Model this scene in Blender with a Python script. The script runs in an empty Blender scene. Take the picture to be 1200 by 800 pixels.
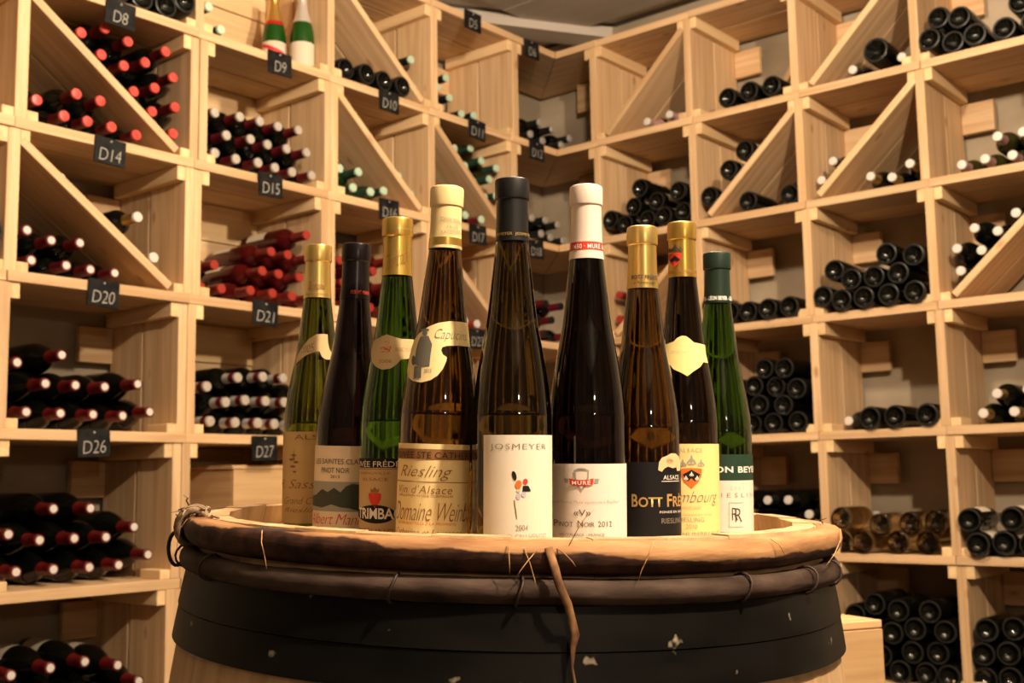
import bpy, bmesh, math, random
from mathutils import Vector, Matrix
from mathutils.geometry import tessellate_polygon

# ------------------------------------------------------------------ camera, world, lights, exposure
sc = bpy.context.scene
col = sc.collection
RND = random.Random(11)
F = 1375.0                      # focal length in pixels of the 1200x800 frame
PITCH, ROLL = 0.1212, 0.0167
PITCH_B, ROLL_B = 0.0892, -0.0195   # the old barrel stands a little crooked on the cellar floor


def cam_rot(p, r):
    rt = Vector((1, 0, 0)); up = Vector((0, -math.sin(p), math.cos(p))); fw = Vector((0, math.cos(p), math.sin(p)))
    cr, sr = math.cos(r), math.sin(r)
    cR = rt * cr - up * sr
    cU = rt * sr + up * cr
    m = Matrix((cR, cU, -fw)).transposed()
    return m, cR, cU, fw


RC, CR, CU, FW = cam_rot(PITCH, ROLL)
RB = cam_rot(PITCH_B, ROLL_B)[0]
MB3 = RC @ RB.transposed()      # barrel frame (seen from the eye) -> world
BAR_D, BAR_H, RIM_E, HEAD_E = 1.375, 0.95, 0.079, 0.1036
H = -(MB3 @ Vector((0, BAR_D, -RIM_E - BAR_H))).z + 0.009
EYE = Vector((0, 0, H))

cam = bpy.data.cameras.new('camera')
cam.lens = F / 1200 * 36; cam.sensor_width = 36; cam.clip_start = 0.02
cam.dof.use_dof = True; cam.dof.focus_distance = 1.12; cam.dof.aperture_fstop = 12
camo = bpy.data.objects.new('camera', cam); col.objects.link(camo)
camo.matrix_world = Matrix.Translation(EYE) @ RC.to_4x4()
sc.camera = camo

w = bpy.data.worlds.new('cellar_air'); sc.world = w; w.use_nodes = True
w.node_tree.nodes['Background'].inputs[0].default_value = (1.0, 0.8, 0.6, 1)
w.node_tree.nodes['Background'].inputs[1].default_value = 0.006

WARM = (1.0, 0.785, 0.565)


def lamp(name, loc, power, radius=0.05, color=WARM):
    l = bpy.data.lights.new(name, 'POINT'); l.energy = power; l.shadow_soft_size = radius; l.color = color
    o = bpy.data.objects.new(name, l); col.objects.link(o); o.location = loc
    return o


lamp('ceiling_bulb', (0.90, 0.40, H + 1.56), 235)
lamp('ceiling_bulb', (0.30, 2.25, H + 1.52), 80, 0.06)
lamp('wall_bulb', (1.55, -3.0, H + 0.95), 40, 0.08)

vs = sc.view_settings
vs.view_transform = 'Standard'; vs.look = 'None'; vs.gamma = 1; vs.use_curve_mapping = False
vs.exposure = 0.5
sc.cycles.caustics_refractive = False
sc.cycles.caustics_reflective = False
sc.cycles.sample_clamp_indirect = 4
sc.cycles.max_bounces = 10
sc.cycles.transmission_bounces = 10

# ------------------------------------------------------------------ materials


def mat(name, color, rough=0.5, metal=0.0, trans=0.0, ior=1.45, spec=None, coat=0.0):
    m = bpy.data.materials.new(name); m.use_nodes = True
    b = m.node_tree.nodes['Principled BSDF']
    b.inputs['Base Color'].default_value = (*color, 1)
    b.inputs['Roughness'].default_value = rough
    b.inputs['Metallic'].default_value = metal
    b.inputs['IOR'].default_value = ior
    b.inputs['Transmission Weight'].default_value = trans
    if spec is not None: b.inputs['Specular IOR Level'].default_value = spec
    if coat: b.inputs['Coat Weight'].default_value = coat; b.inputs['Coat Roughness'].default_value = 0.05
    return m


def N(m, t, **kw):
    n = m.node_tree.nodes.new(t)
    for k, v in kw.items(): setattr(n, k, v)
    return n


def L(m, a, b): m.node_tree.links.new(a, b)


def noisy(m, c1, c2, scale=(6, 6, 6), detail=4, lo=0.35, hi=0.65, bump=0.0, coord='Object', c3=None, s3=40, rnd=0.0, distort=0.0, thr3=0.62):
    """blend two colours with a noise in object space; optional speckle colour and relief"""
    b = m.node_tree.nodes['Principled BSDF']
    tc = N(m, 'ShaderNodeTexCoord'); mp = N(m, 'ShaderNodeMapping'); mp.inputs['Scale'].default_value = scale
    oi = N(m, 'ShaderNodeObjectInfo')
    add = N(m, 'ShaderNodeVectorMath', operation='ADD')
    mul = N(m, 'ShaderNodeMath', operation='MULTIPLY'); mul.inputs[1].default_value = 37.0
    L(m, oi.outputs['Random'], mul.inputs[0])
    L(m, tc.outputs[coord], mp.inputs['Vector']); L(m, mp.outputs[0], add.inputs[0]); L(m, mul.outputs[0], add.inputs[1])
    nz = N(m, 'ShaderNodeTexNoise'); nz.inputs['Scale'].default_value = 1; nz.inputs['Detail'].default_value = detail
    nz.inputs['Distortion'].default_value = distort
    L(m, add.outputs[0], nz.inputs['Vector'])
    rp = N(m, 'ShaderNodeValToRGB')
    rp.color_ramp.elements[0].position = lo; rp.color_ramp.elements[0].color = (*c1, 1)
    rp.color_ramp.elements[1].position = hi; rp.color_ramp.elements[1].color = (*c2, 1)
    L(m, nz.outputs['Fac'], rp.inputs['Fac'])
    out = rp.outputs['Color']
    if c3 is not None:
        n3 = N(m, 'ShaderNodeTexNoise'); n3.inputs['Scale'].default_value = s3; n3.inputs['Detail'].default_value = 3
        L(m, tc.outputs[coord], n3.inputs['Vector'])
        r3 = N(m, 'ShaderNodeValToRGB'); r3.color_ramp.elements[0].position = thr3; r3.color_ramp.elements[1].position = thr3 + 0.06
        L(m, n3.outputs['Fac'], r3.inputs['Fac'])
        mx = N(m, 'ShaderNodeMix', data_type='RGBA'); L(m, r3.outputs['Color'], mx.inputs['Factor'])
        L(m, out, mx.inputs[6]); mx.inputs[7].default_value = (*c3, 1); out = mx.outputs[2]
    if rnd:
        hs = N(m, 'ShaderNodeHueSaturation')
        mr = N(m, 'ShaderNodeMapRange'); mr.inputs['To Min'].default_value = 1 - rnd; mr.inputs['To Max'].default_value = 1 + rnd * 0.6
        L(m, oi.outputs['Random'], mr.inputs['Value']); L(m, mr.outputs[0], hs.inputs['Value'])
        L(m, out, hs.inputs['Color']); out = hs.outputs['Color']
    L(m, out, b.inputs['Base Color'])
    if bump:
        bp = N(m, 'ShaderNodeBump'); bp.inputs['Strength'].default_value = bump; bp.inputs['Distance'].default_value = 0.004
        L(m, nz.outputs['Fac'], bp.inputs['Height']); L(m, bp.outputs[0], b.inputs['Normal'])
    return m


def wood(name, c1, c2, knot, rough=0.55, rnd=0.16, gs=(2.2, 42, 42)):
    """plain sawn pine: grain along local X, soft tone changes, a few knots"""
    m = noisy(mat(name, c1, rough, spec=0.3), c1, c2, gs, 5, 0.32, 0.7, 0.12, rnd=rnd, distort=0.4)
    nt = m.node_tree; b = nt.nodes['Principled BSDF']
    src = b.inputs['Base Color'].links[0].from_socket
    tc = [n for n in nt.nodes if n.type == 'TEX_COORD'][0]
    oi = [n for n in nt.nodes if n.type == 'OBJECT_INFO'][0]
    mp = N(m, 'ShaderNodeMapping'); mp.inputs['Scale'].default_value = (5, 11, 11)
    ad = N(m, 'ShaderNodeVectorMath', operation='ADD'); mu = N(m, 'ShaderNodeMath', operation='MULTIPLY'); mu.inputs[1].default_value = 91
    L(m, oi.outputs['Random'], mu.inputs[0]); L(m, tc.outputs['Object'], mp.inputs[0]); L(m, mp.outputs[0], ad.inputs[0]); L(m, mu.outputs[0], ad.inputs[1])
    vo = N(m, 'ShaderNodeTexVoronoi'); vo.inputs['Scale'].default_value = 1.0
    L(m, ad.outputs[0], vo.inputs['Vector'])
    r = N(m, 'ShaderNodeValToRGB'); r.color_ramp.elements[0].position = 0.05; r.color_ramp.elements[0].color = (1, 1, 1, 1)
    r.color_ramp.elements[1].position = 0.13; r.color_ramp.elements[1].color = (0, 0, 0, 1)
    L(m, vo.outputs['Distance'], r.inputs['Fac'])
    mf = N(m, 'ShaderNodeMath', operation='MULTIPLY'); mf.inputs[1].default_value = 0.75; L(m, r.outputs['Color'], mf.inputs[0])
    mx = N(m, 'ShaderNodeMix', data_type='RGBA'); L(m, mf.outputs[0], mx.inputs['Factor']); L(m, src, mx.inputs[6]); mx.inputs[7].default_value = (*knot, 1)
    L(m, mx.outputs[2], b.inputs['Base Color'])
    return m


M = {}
M['pine'] = wood('pine', (0.56, 0.355, 0.18), (0.74, 0.525, 0.31), (0.36, 0.17, 0.06))
M['pine_pale'] = wood('pine_pale', (0.72, 0.49, 0.25), (0.86, 0.63, 0.36), (0.42, 0.22, 0.08))
M['case_wood'] = wood('case_wood', (0.55, 0.34, 0.16), (0.70, 0.47, 0.24), (0.34, 0.17, 0.07))
M['wall'] = noisy(mat('cellar_plaster', (0.4, 0.36, 0.3), 0.9, spec=0.1), (0.29, 0.235, 0.165), (0.50, 0.42, 0.31), (2.2, 2.2, 3.4), 6, 0.35, 0.68, 0.5)
M['ceiling'] = noisy(mat('ceiling_boards', (0.3, 0.27, 0.24), 0.85, spec=0.1), (0.46, 0.41, 0.35), (0.62, 0.56, 0.49), (0.8, 6, 3), 5, 0.3, 0.7, 0.3, rnd=0.1)
M['floor'] = noisy(mat('stone_floor', (0.25, 0.2, 0.16), 0.8, spec=0.2), (0.07, 0.055, 0.042), (0.13, 0.105, 0.08), (3, 3, 3), 6, 0.3, 0.7, 0.3, rnd=0.15)
M['slate'] = noisy(mat('slate', (0.02, 0.021, 0.022), 0.6, spec=0.15), (0.006, 0.006, 0.006), (0.016, 0.016, 0.015), (30, 30, 30), 3)
M['chalk'] = mat('chalk', (0.40, 0.385, 0.35), 0.95, spec=0.05)
# rack bottles
M['g_black'] = mat('dark_bottle_glass', (0.0025, 0.003, 0.002), 0.05, spec=0.5)
M['base_sheen'] = mat('base_sheen_glass', (0.014, 0.014, 0.013), 0.3, spec=0.5)  # paler glass: reflection on the base lip put into the colour
M['g_green'] = mat('green_bottle_glass', (0.008, 0.03, 0.007), 0.06, spec=0.5)
M['g_olive'] = mat('olive_bottle_glass', (0.025, 0.025, 0.006), 0.06, spec=0.5)
M['g_red'] = mat('rose_bottle_glass', (0.05, 0.003, 0.003), 0.06, spec=0.5)
M['g_clear'] = mat('clear_bottle_glass', (0.80, 0.55, 0.27), 0.03, trans=1.0, ior=1.30)
M['c_red'] = noisy(mat('red_capsule', (0.55, 0.06, 0.045), 0.28), (0.50, 0.05, 0.04), (0.64, 0.085, 0.065), (60, 60, 60), 2)
M['c_sleeve'] = mat('dark_red_sleeve', (0.10, 0.007, 0.006), 0.32)
M['c_wine'] = mat('burgundy_capsule', (0.11, 0.008, 0.012), 0.35)
M['c_rose'] = mat('coral_capsule', (0.30, 0.032, 0.022), 0.32)
M['c_coral_dark'] = mat('dark_coral_sleeve', (0.15, 0.015, 0.012), 0.3)
M['c_black'] = mat('black_capsule', (0.012, 0.013, 0.012), 0.35)
M['c_green'] = mat('green_capsule', (0.02, 0.05, 0.03), 0.35)
M['c_silver'] = mat('tin_capsule', (0.75, 0.72, 0.66), 0.3, 0.6)
M['c_white'] = mat('white_capsule', (0.62, 0.60, 0.56), 0.4)
M['c_mint'] = mat('pale_green_capsule', (0.45, 0.62, 0.47), 0.4)
M['c_lilac'] = mat('lilac_capsule', (0.42, 0.25, 0.24), 0.4)
M['c_gold'] = mat('gold_capsule_plain', (0.7, 0.46, 0.12), 0.3, 0.8)
M['paper'] = mat('paper', (0.62, 0.55, 0.43), 0.8, spec=0.1)
M['paper_dark'] = mat('aged_paper', (0.40, 0.31, 0.2), 0.8, spec=0.1)

# ------------------------------------------------------------------ mesh helpers


def link(o, parent=None):
    col.objects.link(o)
    if parent is not None: o.parent = parent
    return o


def empty(name, mw, label=None, cat=None, group=None):
    o = bpy.data.objects.new(name, None); o.empty_display_size = 0.02
    col.objects.link(o); o.matrix_world = mw
    tag(o, label, cat, group)
    MW[o] = mw.copy()
    return o


MW = {}


def tag(o, label=None, cat=None, group=None, kind=None):
    if label: o['label'] = label
    if cat: o['category'] = cat
    if group: o['group'] = group
    if kind: o['kind'] = kind
    return o


def child(name, me, parent, mw=None, m=None):
    """a mesh part under parent; mw is a world matrix (or None: the parent's own frame)"""
    o = bpy.data.objects.new(name, me)
    col.objects.link(o); o.parent = parent
    if mw is not None:
        o.matrix_basis = MW[parent].inverted() @ mw
        MW[o] = mw.copy()
    else:
        MW[o] = MW[parent].copy()
    if m is not None and not me.materials: me.materials.append(m)
    return o


def top(name, me, mw, m, label, cat, group=None, kind=None):
    o = bpy.data.objects.new(name, me); col.objects.link(o); o.matrix_world = mw; MW[o] = mw.copy()
    if m is not None and not me.materials: me.materials.append(m)
    return tag(o, label, cat, group, kind)


def mesh_from(bm, name, m=None, smooth=False):
    me = bpy.data.meshes.new(name); bm.normal_update(); bm.to_mesh(me); bm.free()
    if m is not None: me.materials.append(m)
    if smooth:
        me.polygons.foreach_set('use_smooth', [True] * len(me.polygons))
    return me


BOX = {}


def box_mesh(sx, sy, sz, m, bev=0.0016):
    k = (round(sx, 4), round(sy, 4), round(sz, 4), m.name)
    if k in BOX: return BOX[k]
    bm = bmesh.new(); bmesh.ops.create_cube(bm, size=1)
    bmesh.ops.scale(bm, vec=(sx, sy, sz), verts=bm.verts)
    if bev: bmesh.ops.bevel(bm, geom=list(bm.edges), offset=bev, segments=1, affect='EDGES')
    BOX[k] = mesh_from(bm, 'board', m)
    return BOX[k]


def lathe(prof, seg, name, m=None, smooth=True, sharp=35):
    bm = bmesh.new(); rings = []
    for r, z in prof:
        if r < 1e-6: rings.append([bm.verts.new((0, 0, z))])
        else: rings.append([bm.verts.new((r * math.cos(2 * math.pi * i / seg), r * math.sin(2 * math.pi * i / seg), z)) for i in range(seg)])
    for a, b in zip(rings[:-1], rings[1:]):
        for i in range(seg):
            j = (i + 1) % seg
            if len(a) == 1 and len(b) == 1: continue
            if len(a) == 1: bm.faces.new((a[0], b[j], b[i]))
            elif len(b) == 1: bm.faces.new((a[i], a[j], b[0]))
            else: bm.faces.new((a[i], a[j], b[j], b[i]))
    bmesh.ops.recalc_face_normals(bm, faces=bm.faces)
    for e in bm.edges:
        if len(e.link_faces) == 2 and e.calc_face_angle(0) > math.radians(sharp): e.smooth = False
    return mesh_from(bm, name, m, smooth)


def tube(pts, rad, seg=8, name='strand', m=None, closed=False, flat=1.0):
    """swept tube along points; rad a number or list"""
    bm = bmesh.new(); n = len(pts); pts = [Vector(p) for p in pts]; rings = []
    prev = None
    for i, p in enumerate(pts):
        if closed: t = pts[(i + 1) % n] - pts[i - 1]
        else: t = pts[min(i + 1, n - 1)] - pts[max(i - 1, 0)]
        t.normalize()
        a = prev if prev is not None else (Vector((0, 0, 1)) if abs(t.z) < 0.9 else Vector((1, 0, 0)))
        a = (a - t * a.dot(t)).normalized(); b = t.cross(a); prev = a
        r = rad[i] if isinstance(rad, (list, tuple)) else rad
        rings.append([bm.verts.new(p + (a * math.cos(2 * math.pi * k / seg) + b * math.sin(2 * math.pi * k / seg) * flat) * r) for k in range(seg)])
    rng = range(n) if closed else range(n - 1)
    for i in rng:
        A, B = rings[i], rings[(i + 1) % n]
        for k in range(seg): bm.faces.new((A[k], A[(k + 1) % seg], B[(k + 1) % seg], B[k]))
    if not closed:
        bm.faces.new(rings[0][::-1]); bm.faces.new(rings[-1])
    bmesh.ops.recalc_face_normals(bm, faces=bm.faces)
    return mesh_from(bm, name, m, True)


def prism(poly, z0, z1, name, m, bev=0.0):
    bm = bmesh.new()
    a = [bm.verts.new((x, y, z0)) for x, y in poly]; b = [bm.verts.new((x, y, z1)) for x, y in poly]
    bm.faces.new(a[::-1]); bm.faces.new(b); n = len(poly)
    for i in range(n): bm.faces.new((a[i], a[(i + 1) % n], b[(i + 1) % n], b[i]))
    bmesh.ops.recalc_face_normals(bm, faces=bm.faces)
    if bev: bmesh.ops.bevel(bm, geom=list(bm.edges), offset=bev, segments=1, affect='EDGES')
    return mesh_from(bm, name, m)


def frame(o, x, y, z):
    m = Matrix((x, y, z)).transposed().to_4x4(); m.translation = o
    return m


# ------------------------------------------------------------------ rack frames
V0 = Vector((0.198, 4.688, 0))
AL, AR = math.radians(230.2), math.radians(-39.8)
ES = {0: Vector((math.cos(AL), math.sin(AL), 0)), 1: Vector((math.cos(AR), math.sin(AR), 0))}
EN = {0: Vector((math.sin(AL), -math.cos(AL), 0)), 1: Vector((-math.sin(AR), math.cos(AR), 0))}   # away from the room
EZ = Vector((0, 0, 1))
DEP = 0.36
G = {0: -0.0336, 1: -0.0223}
ZS = {1: 1.774, 2: 1.36, 3: 0.961, 4: 0.56, 5: 0.16, 6: -0.244, 7: -0.65}
ZS = {k: H + v for k, v in ZS.items()}
TS = 0.028


def P(side, s, n, z): return V0 + ES[side] * s + EN[side] * n + EZ * z


def unproj(side, px, py, n0):
    d = CR * (px - 600) + CU * (400 - py) + FW * F
    t = ((V0 - EYE).dot(EN[side]) + n0) / d.dot(EN[side])
    p = EYE + d * t
    return (p - V0).dot(ES[side]), p.z


# posts: (edge s nearest the corner at z = H+.57, thickness, double)
POST = {0: [(0.277, 0.034, 0), (0.743, 0.034, 0), (1.209, 0.058, 1), (1.725, 0.058, 1), (2.281, 0.034, 0), (2.84, 0.034, 0)],
        1: [(0.196, 0.030, 0), (0.636, 0.030, 0), (1.069, 0.030, 0), (1.501, 0.030, 0), (1.935, 0.030, 0)]}


def post_s(side, i, row):
    s, th, dbl = POST[side][i]
    zt = ZS[row]; zb = ZS[row + 1] if row < 7 else 0
    off = G[side] * ((zt + zb) / 2 - H - 0.57)
    if dbl and row == 1: return s + off + th / 2, s + off + th
    return s + off, s + off + th


def cell(side, bay, row):
    """inner limits s_lo, s_hi, z_floor, z_ceil of the cell between post bay and bay+1"""
    return post_s(side, bay, row)[1], post_s(side, bay + 1, row)[0], ZS[row + 1], ZS[row] - TS


def board_sn(parent, name, side, s0, s1, n0, n1, z0, z1, grain, m, bev=0.0016):
    """axis-aligned board in a rack frame, grain along 's','n' or 'z'"""
    c = P(side, (s0 + s1) / 2, (n0 + n1) / 2, (z0 + z1) / 2)
    ds, dn, dz = s1 - s0, n1 - n0, z1 - z0
    S, Nn, Z = ES[side], EN[side], EZ
    if grain == 's': x, y, lx, ly, lz = S, Nn, ds, dn, dz
    elif grain == 'n': x, y, lx, ly, lz = Nn, S, dn, ds, dz
    else: x, y, lx, ly, lz = Z, Nn, dz, dn, ds
    z = x.cross(y)
    return child(name, box_mesh(lx, ly, lz, m, bev), parent, frame(c, x, y, z))


DIAG = {}


def diag_line(side, bay, row):
    if (side, bay, row) == (1, 1, 1):
        lo, hi, zf, zc = cell(side, bay, row)
        return (lo + 0.20, zf + 0.014), (hi - 0.004, zc - 0.10)
    lo, hi, zf, zc = cell(side, bay, row)
    return (lo + 0.045, zf + 0.014), (hi - 0.004, zc - 0.03)


def rack_bay(side, bay, label, diags=(), backs=(), first_post=True, last_post=False, m=None):
    m = m or M['pine']
    sa = POST[side][bay][0]; sb = POST[side][bay + 1][0]
    mid = P(side, (sa + sb) / 2, DEP / 2, 0)
    root = empty('wine_rack', frame(mid, ES[side] if side else -ES[side], EN[side], EZ), label, 'wine rack', 'pine wine rack columns along the cellar walls')
    for row in range(1, 8):
        zt = ZS[row]
        a0, a1 = post_s(side, bay, min(row, 7)); b0, b1 = post_s(side, bay + 1, min(row, 7))
        s0 = (POST[side][bay][0] + a0) / 2 + POST[side][bay][1] / 2 + 0.001
        s1 = (POST[side][bay + 1][0] + b0) / 2 + POST[side][bay + 1][1] / 2 - 0.001
        jit = RND.uniform(-0.004, 0.004)
        for n0, n1 in ((-0.004 + jit, 0.172), (0.181, DEP)):
            board_sn(root, 'shelf_board', side, s0, s1, n0, n1, zt - TS, zt, 's', m)
        zb = ZS[row + 1] if row < 7 else 0.0
        posts = []
        if first_post: posts.append((bay, a0, a1))
        if last_post: posts.append((bay + 1, b0, b1))
        for i, p0, p1 in posts:
            dbl = POST[side][i][2] and row > 1
            spans = [(p0, (p0 + p1) / 2 - 0.0008), ((p0 + p1) / 2 + 0.0008, p1)] if dbl else [(p0, p1)]
            for q0, q1 in spans:
                j = RND.uniform(-0.002, 0.003)
                board_sn(root, 'upright_board', side, q0, q1, j, 0.176, zb, zt - TS, 'z', m)
                board_sn(root, 'upright_board', side, q0 + 0.001, q1 - 0.001, 0.186, DEP - 0.004, zb, zt - TS - 0.004, 'z', m)
        # cleats that carry the shelves, on both sides of the cell
        for e0, e1 in ((a1, a1 + 0.026), (b0 - 0.026, b0)):
            board_sn(root, 'cleat', side, e0, e1, 0.002, DEP - 0.02, zt - TS - 0.042, zt - TS, 'n', M['pine_pale'])
            if row < 7 and row + 1 not in (3,) or side == 0:
                if row < 7:
                    board_sn(root, 'cleat', side, e0 - (0 if e0 == a1 else 0.006), e1 + (0.006 if e0 == a1 else 0), 0.002, 0.10, zb, zb + 0.026, 'n', M['pine_pale'])
        if row < 7:
            board_sn(root, 'bracket_block', side, a1, a1 + 0.11, DEP - 0.018, DEP + 0.004, zt - TS - 0.15, zt - TS - 0.043, 's', m)
        if row in diags:
            (x0, z0), (x1, z1) = diag_line(side, bay, row)
            d = Vector((x1 - x0, z1 - z0)); ln = d.length; d /= ln
            X = ES[side] * d.x + EZ * d.y; Y = EN[side]; Z = X.cross(Y)
            for n0, n1 in (((0.0, 0.185), (0.192, DEP - 0.02)) if (side, bay, row) != (1, 1, 1) else ((0.20, DEP - 0.02),)):
                c = P(side, (x0 + x1) / 2, (n0 + n1) / 2, (z0 + z1) / 2)
                child('diagonal_board', box_mesh(ln, n1 - n0, 0.024, M['pine']), root, frame(c, X, Y, Z))
        if row in backs:
            k = 3; hh = (zt - TS - zb) / k
            for q in range(k):
                board_sn(root, 'back_board', side, a1 + 0.001, b0 - 0.001, DEP - 0.03 + 0.004 * (q % 2), DEP - 0.01, zb + q * hh + 0.001, zb + (q + 1) * hh - 0.002, 's', M['pine_pale'])
    return root


# ------------------------------------------------------------------ the room
def slab(name, verts_c, x, y, z, size, m):
    me = box_mesh(*size, m, 0)
    o = bpy.data.objects.new(name, me); col.objects.link(o); o.matrix_world = frame(verts_c, x, y, z); MW[o] = o.matrix_world.copy()
    o['kind'] = 'structure'
    return o


ZC = H + 1.99
LW, WT = 6.6, 0.12
wn = DEP + 0.03


M['dark_stone'] = noisy(mat('dark_cellar_stone', (0.12, 0.1, 0.08), 0.9, spec=0.1), (0.07, 0.06, 0.05), (0.15, 0.13, 0.105), (2, 2, 3), 6, 0.35, 0.68, 0.5)


def wall(name, side, n0, s0, s1, m=None):
    c = P(side, (s0 + s1) / 2, n0 + (WT / 2 if n0 > 0 else -WT / 2), ZC / 2)
    slab(name, c, ES[side], EN[side], ES[side].cross(EN[side]), (s1 - s0, WT, ZC), m or M['wall'])


wall('wall_left', 0, wn, -wn - WT, LW)
wall('wall_right', 1, wn, -wn - WT, LW)
wall('wall_near_right', 0, -LW, -wn, LW, M['dark_stone'])
wall('wall_near_left', 1, -LW, -wn, LW, M['dark_stone'])
mid = P(0, LW / 2, -LW / 2, 0)
fl = slab('floor', Vector((mid.x, mid.y, -0.03)), ES[1], EN[1], EZ, (7.6, 7.6, 0.06), M['floor'])
# ceiling of wide dull boards
ce = slab('ceiling', Vector((mid.x, mid.y, ZC + 0.05)), ES[1], EN[1], EZ, (7.6, 7.6, 0.06), M['ceiling'])
for k in range(18):
    c = mid + EN[1] * (3.6 - 0.2 - k * 0.4) + EZ * (ZC + 0.006)
    child('ceiling_board', box_mesh(7.0, 0.392, 0.026, M['ceiling'], 0.003), ce, frame(c, ES[1], EN[1], EZ))


def on_plane_z(px, py, z):
    d = CR * (px - 600) + CU * (400 - py) + FW * F
    return EYE + d * ((z - EYE.z) / d.z)


pa, pb_ = on_plane_z(565, 27, ZC - 0.02), on_plane_z(707, 44, ZC - 0.02)
bx = (pb_ - pa).normalized()
slab('trim_1', (pa + pb_) / 2 + Vector((0, 0, 0.001)), bx, EZ.cross(bx), EZ, (3.4, 0.13, 0.05), M['ceiling'])

# ------------------------------------------------------------------ racks
LAB = {
    (0, 0): 'pine rack column with slate tags D5, D11 and D17 beside the corner',
    (0, 1): 'pine rack column with slate tags D10 and D16 and slanting boards',
    (0, 2): 'pine rack column with board backs, slate tags D9, D15, D21 and D27',
    (0, 3): 'pine rack column with slate tags D8, D14, D20 and D26',
    (0, 4): 'untagged pine rack column next to the column with tag D14',
    (1, 0): 'pine rack column holding lilac-necked bottles, next to the V-shaped corner shelves',
    (1, 1): 'pine rack column with ten dark bottle bottoms packed in its fourth bin',
    (1, 2): 'pine rack column with the bin of clear amber bottles',
    (1, 3): 'pine rack column with gold-banded bottles, beside the column of clear bottles',
}
rack_bay(0, 0, LAB[0, 0], diags=(2, 3), m=M['pine'])
rack_bay(0, 1, LAB[0, 1], diags=(1, 2))
rack_bay(0, 2, LAB[0, 2], backs=(1, 2, 3, 4, 5))
rack_bay(0, 3, LAB[0, 3], diags=(2, 3))
rack_bay(0, 4, LAB[0, 4], last_post=True)
rack_bay(1, 0, LAB[1, 0], diags=(1, 3))
rack_bay(1, 1, LAB[1, 1], diags=(1, 2))
rack_bay(1, 2, LAB[1, 2], diags=(1, 2))
rack_bay(1, 3, LAB[1, 3], diags=(3,), last_post=True)

# corner column with V-shaped shelves, each of two mitred boards
cr = empty('wine_rack', Matrix.Translation(V0 + (EN[0] + EN[1]) * 0.2), 'corner rack column with V-shaped shelves and slate tags D6, D12 and D18', 'wine rack', 'pine wine rack columns along the cellar walls')
for row in range(1, 8):
    for side in (0, 1):
        se = POST[side][0][0] + (POST[side][0][1] / 2 if True else 0) - 0.001
        gap = 0.0015
        pts = [P(side, se, -0.004, 0), P(side, 0.004 + gap, -0.004, 0), P(side, -DEP + gap, DEP, 0), P(side, se, DEP, 0)]
        # local X along the front edge so the grain runs with the board
        o0 = P(side, se / 2, DEP / 2, 0); X = ES[side]; Y = EN[side]; Z = X.cross(Y)
        poly = [((p - o0).dot(X), (p - o0).dot(Y)) for p in pts]
        me = prism(poly, -TS / 2, TS / 2, 'corner_shelf_board', M['pine'], 0.0015)
        child('shelf_board', me, cr, frame(Vector((o0.x, o0.y, ZS[row] - TS / 2)), X, Y, Z))
    for side in (0, 1):
        a0, a1 = post_s(side, 0, row)
        if row < 7:
            board_sn(cr, 'cleat', side, a0 - 0.026, a0, 0.002, DEP - 0.02, ZS[row] - TS - 0.042, ZS[row] - TS, 'n', M['pine_pale'])
    # a board standing against the back of the corner
    board_sn(cr, 'back_rail', 1, -0.12, 0.05, DEP - 0.05, DEP - 0.03, ZS[row] - TS - 0.13, ZS[row] - TS - 0.002, 's', M['pine'])

# ------------------------------------------------------------------ lettering
TXT = {}


def text2d(txt, shear=0.0, bold=0.0, space=1.0):
    k = (txt, shear, bold, space)
    if k in TXT: return TXT[k]
    c = bpy.data.curves.new('lettering', 'FONT'); c.body = txt; c.size = 1; c.shear = shear; c.offset = bold
    c.space_character = space; c.resolution_u = 3; c.fill_mode = 'FRONT'
    o = bpy.data.objects.new('lettering', c); col.objects.link(o)
    bpy.context.view_layer.update()
    dg = bpy.context.evaluated_depsgraph_get()
    me = bpy.data.meshes.new_from_object(o.evaluated_get(dg))
    vs_ = [(v.co.x, v.co.y) for v in me.vertices]; fs = [tuple(p.vertices) for p in me.polygons]
    bpy.data.objects.remove(o); bpy.data.curves.remove(c); bpy.data.meshes.remove(me)
    x0 = min(v[0] for v in vs_); x1 = max(v[0] for v in vs_); y0 = min(v[1] for v in vs_); y1 = max(v[1] for v in vs_)
    vs_ = [((x - x0) / (x1 - x0), (y - y0) / (y1 - y0)) for x, y in vs_]
    TXT[k] = (vs_, fs)
    return TXT[k]


# ------------------------------------------------------------------ slate tags
tag_me = prism([(-0.047, -0.037), (0.047, -0.037), (0.047, 0.037), (-0.047, 0.037)], -0.0025, 0.0025, 'slate_plate', M['slate'], 0.001)


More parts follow.
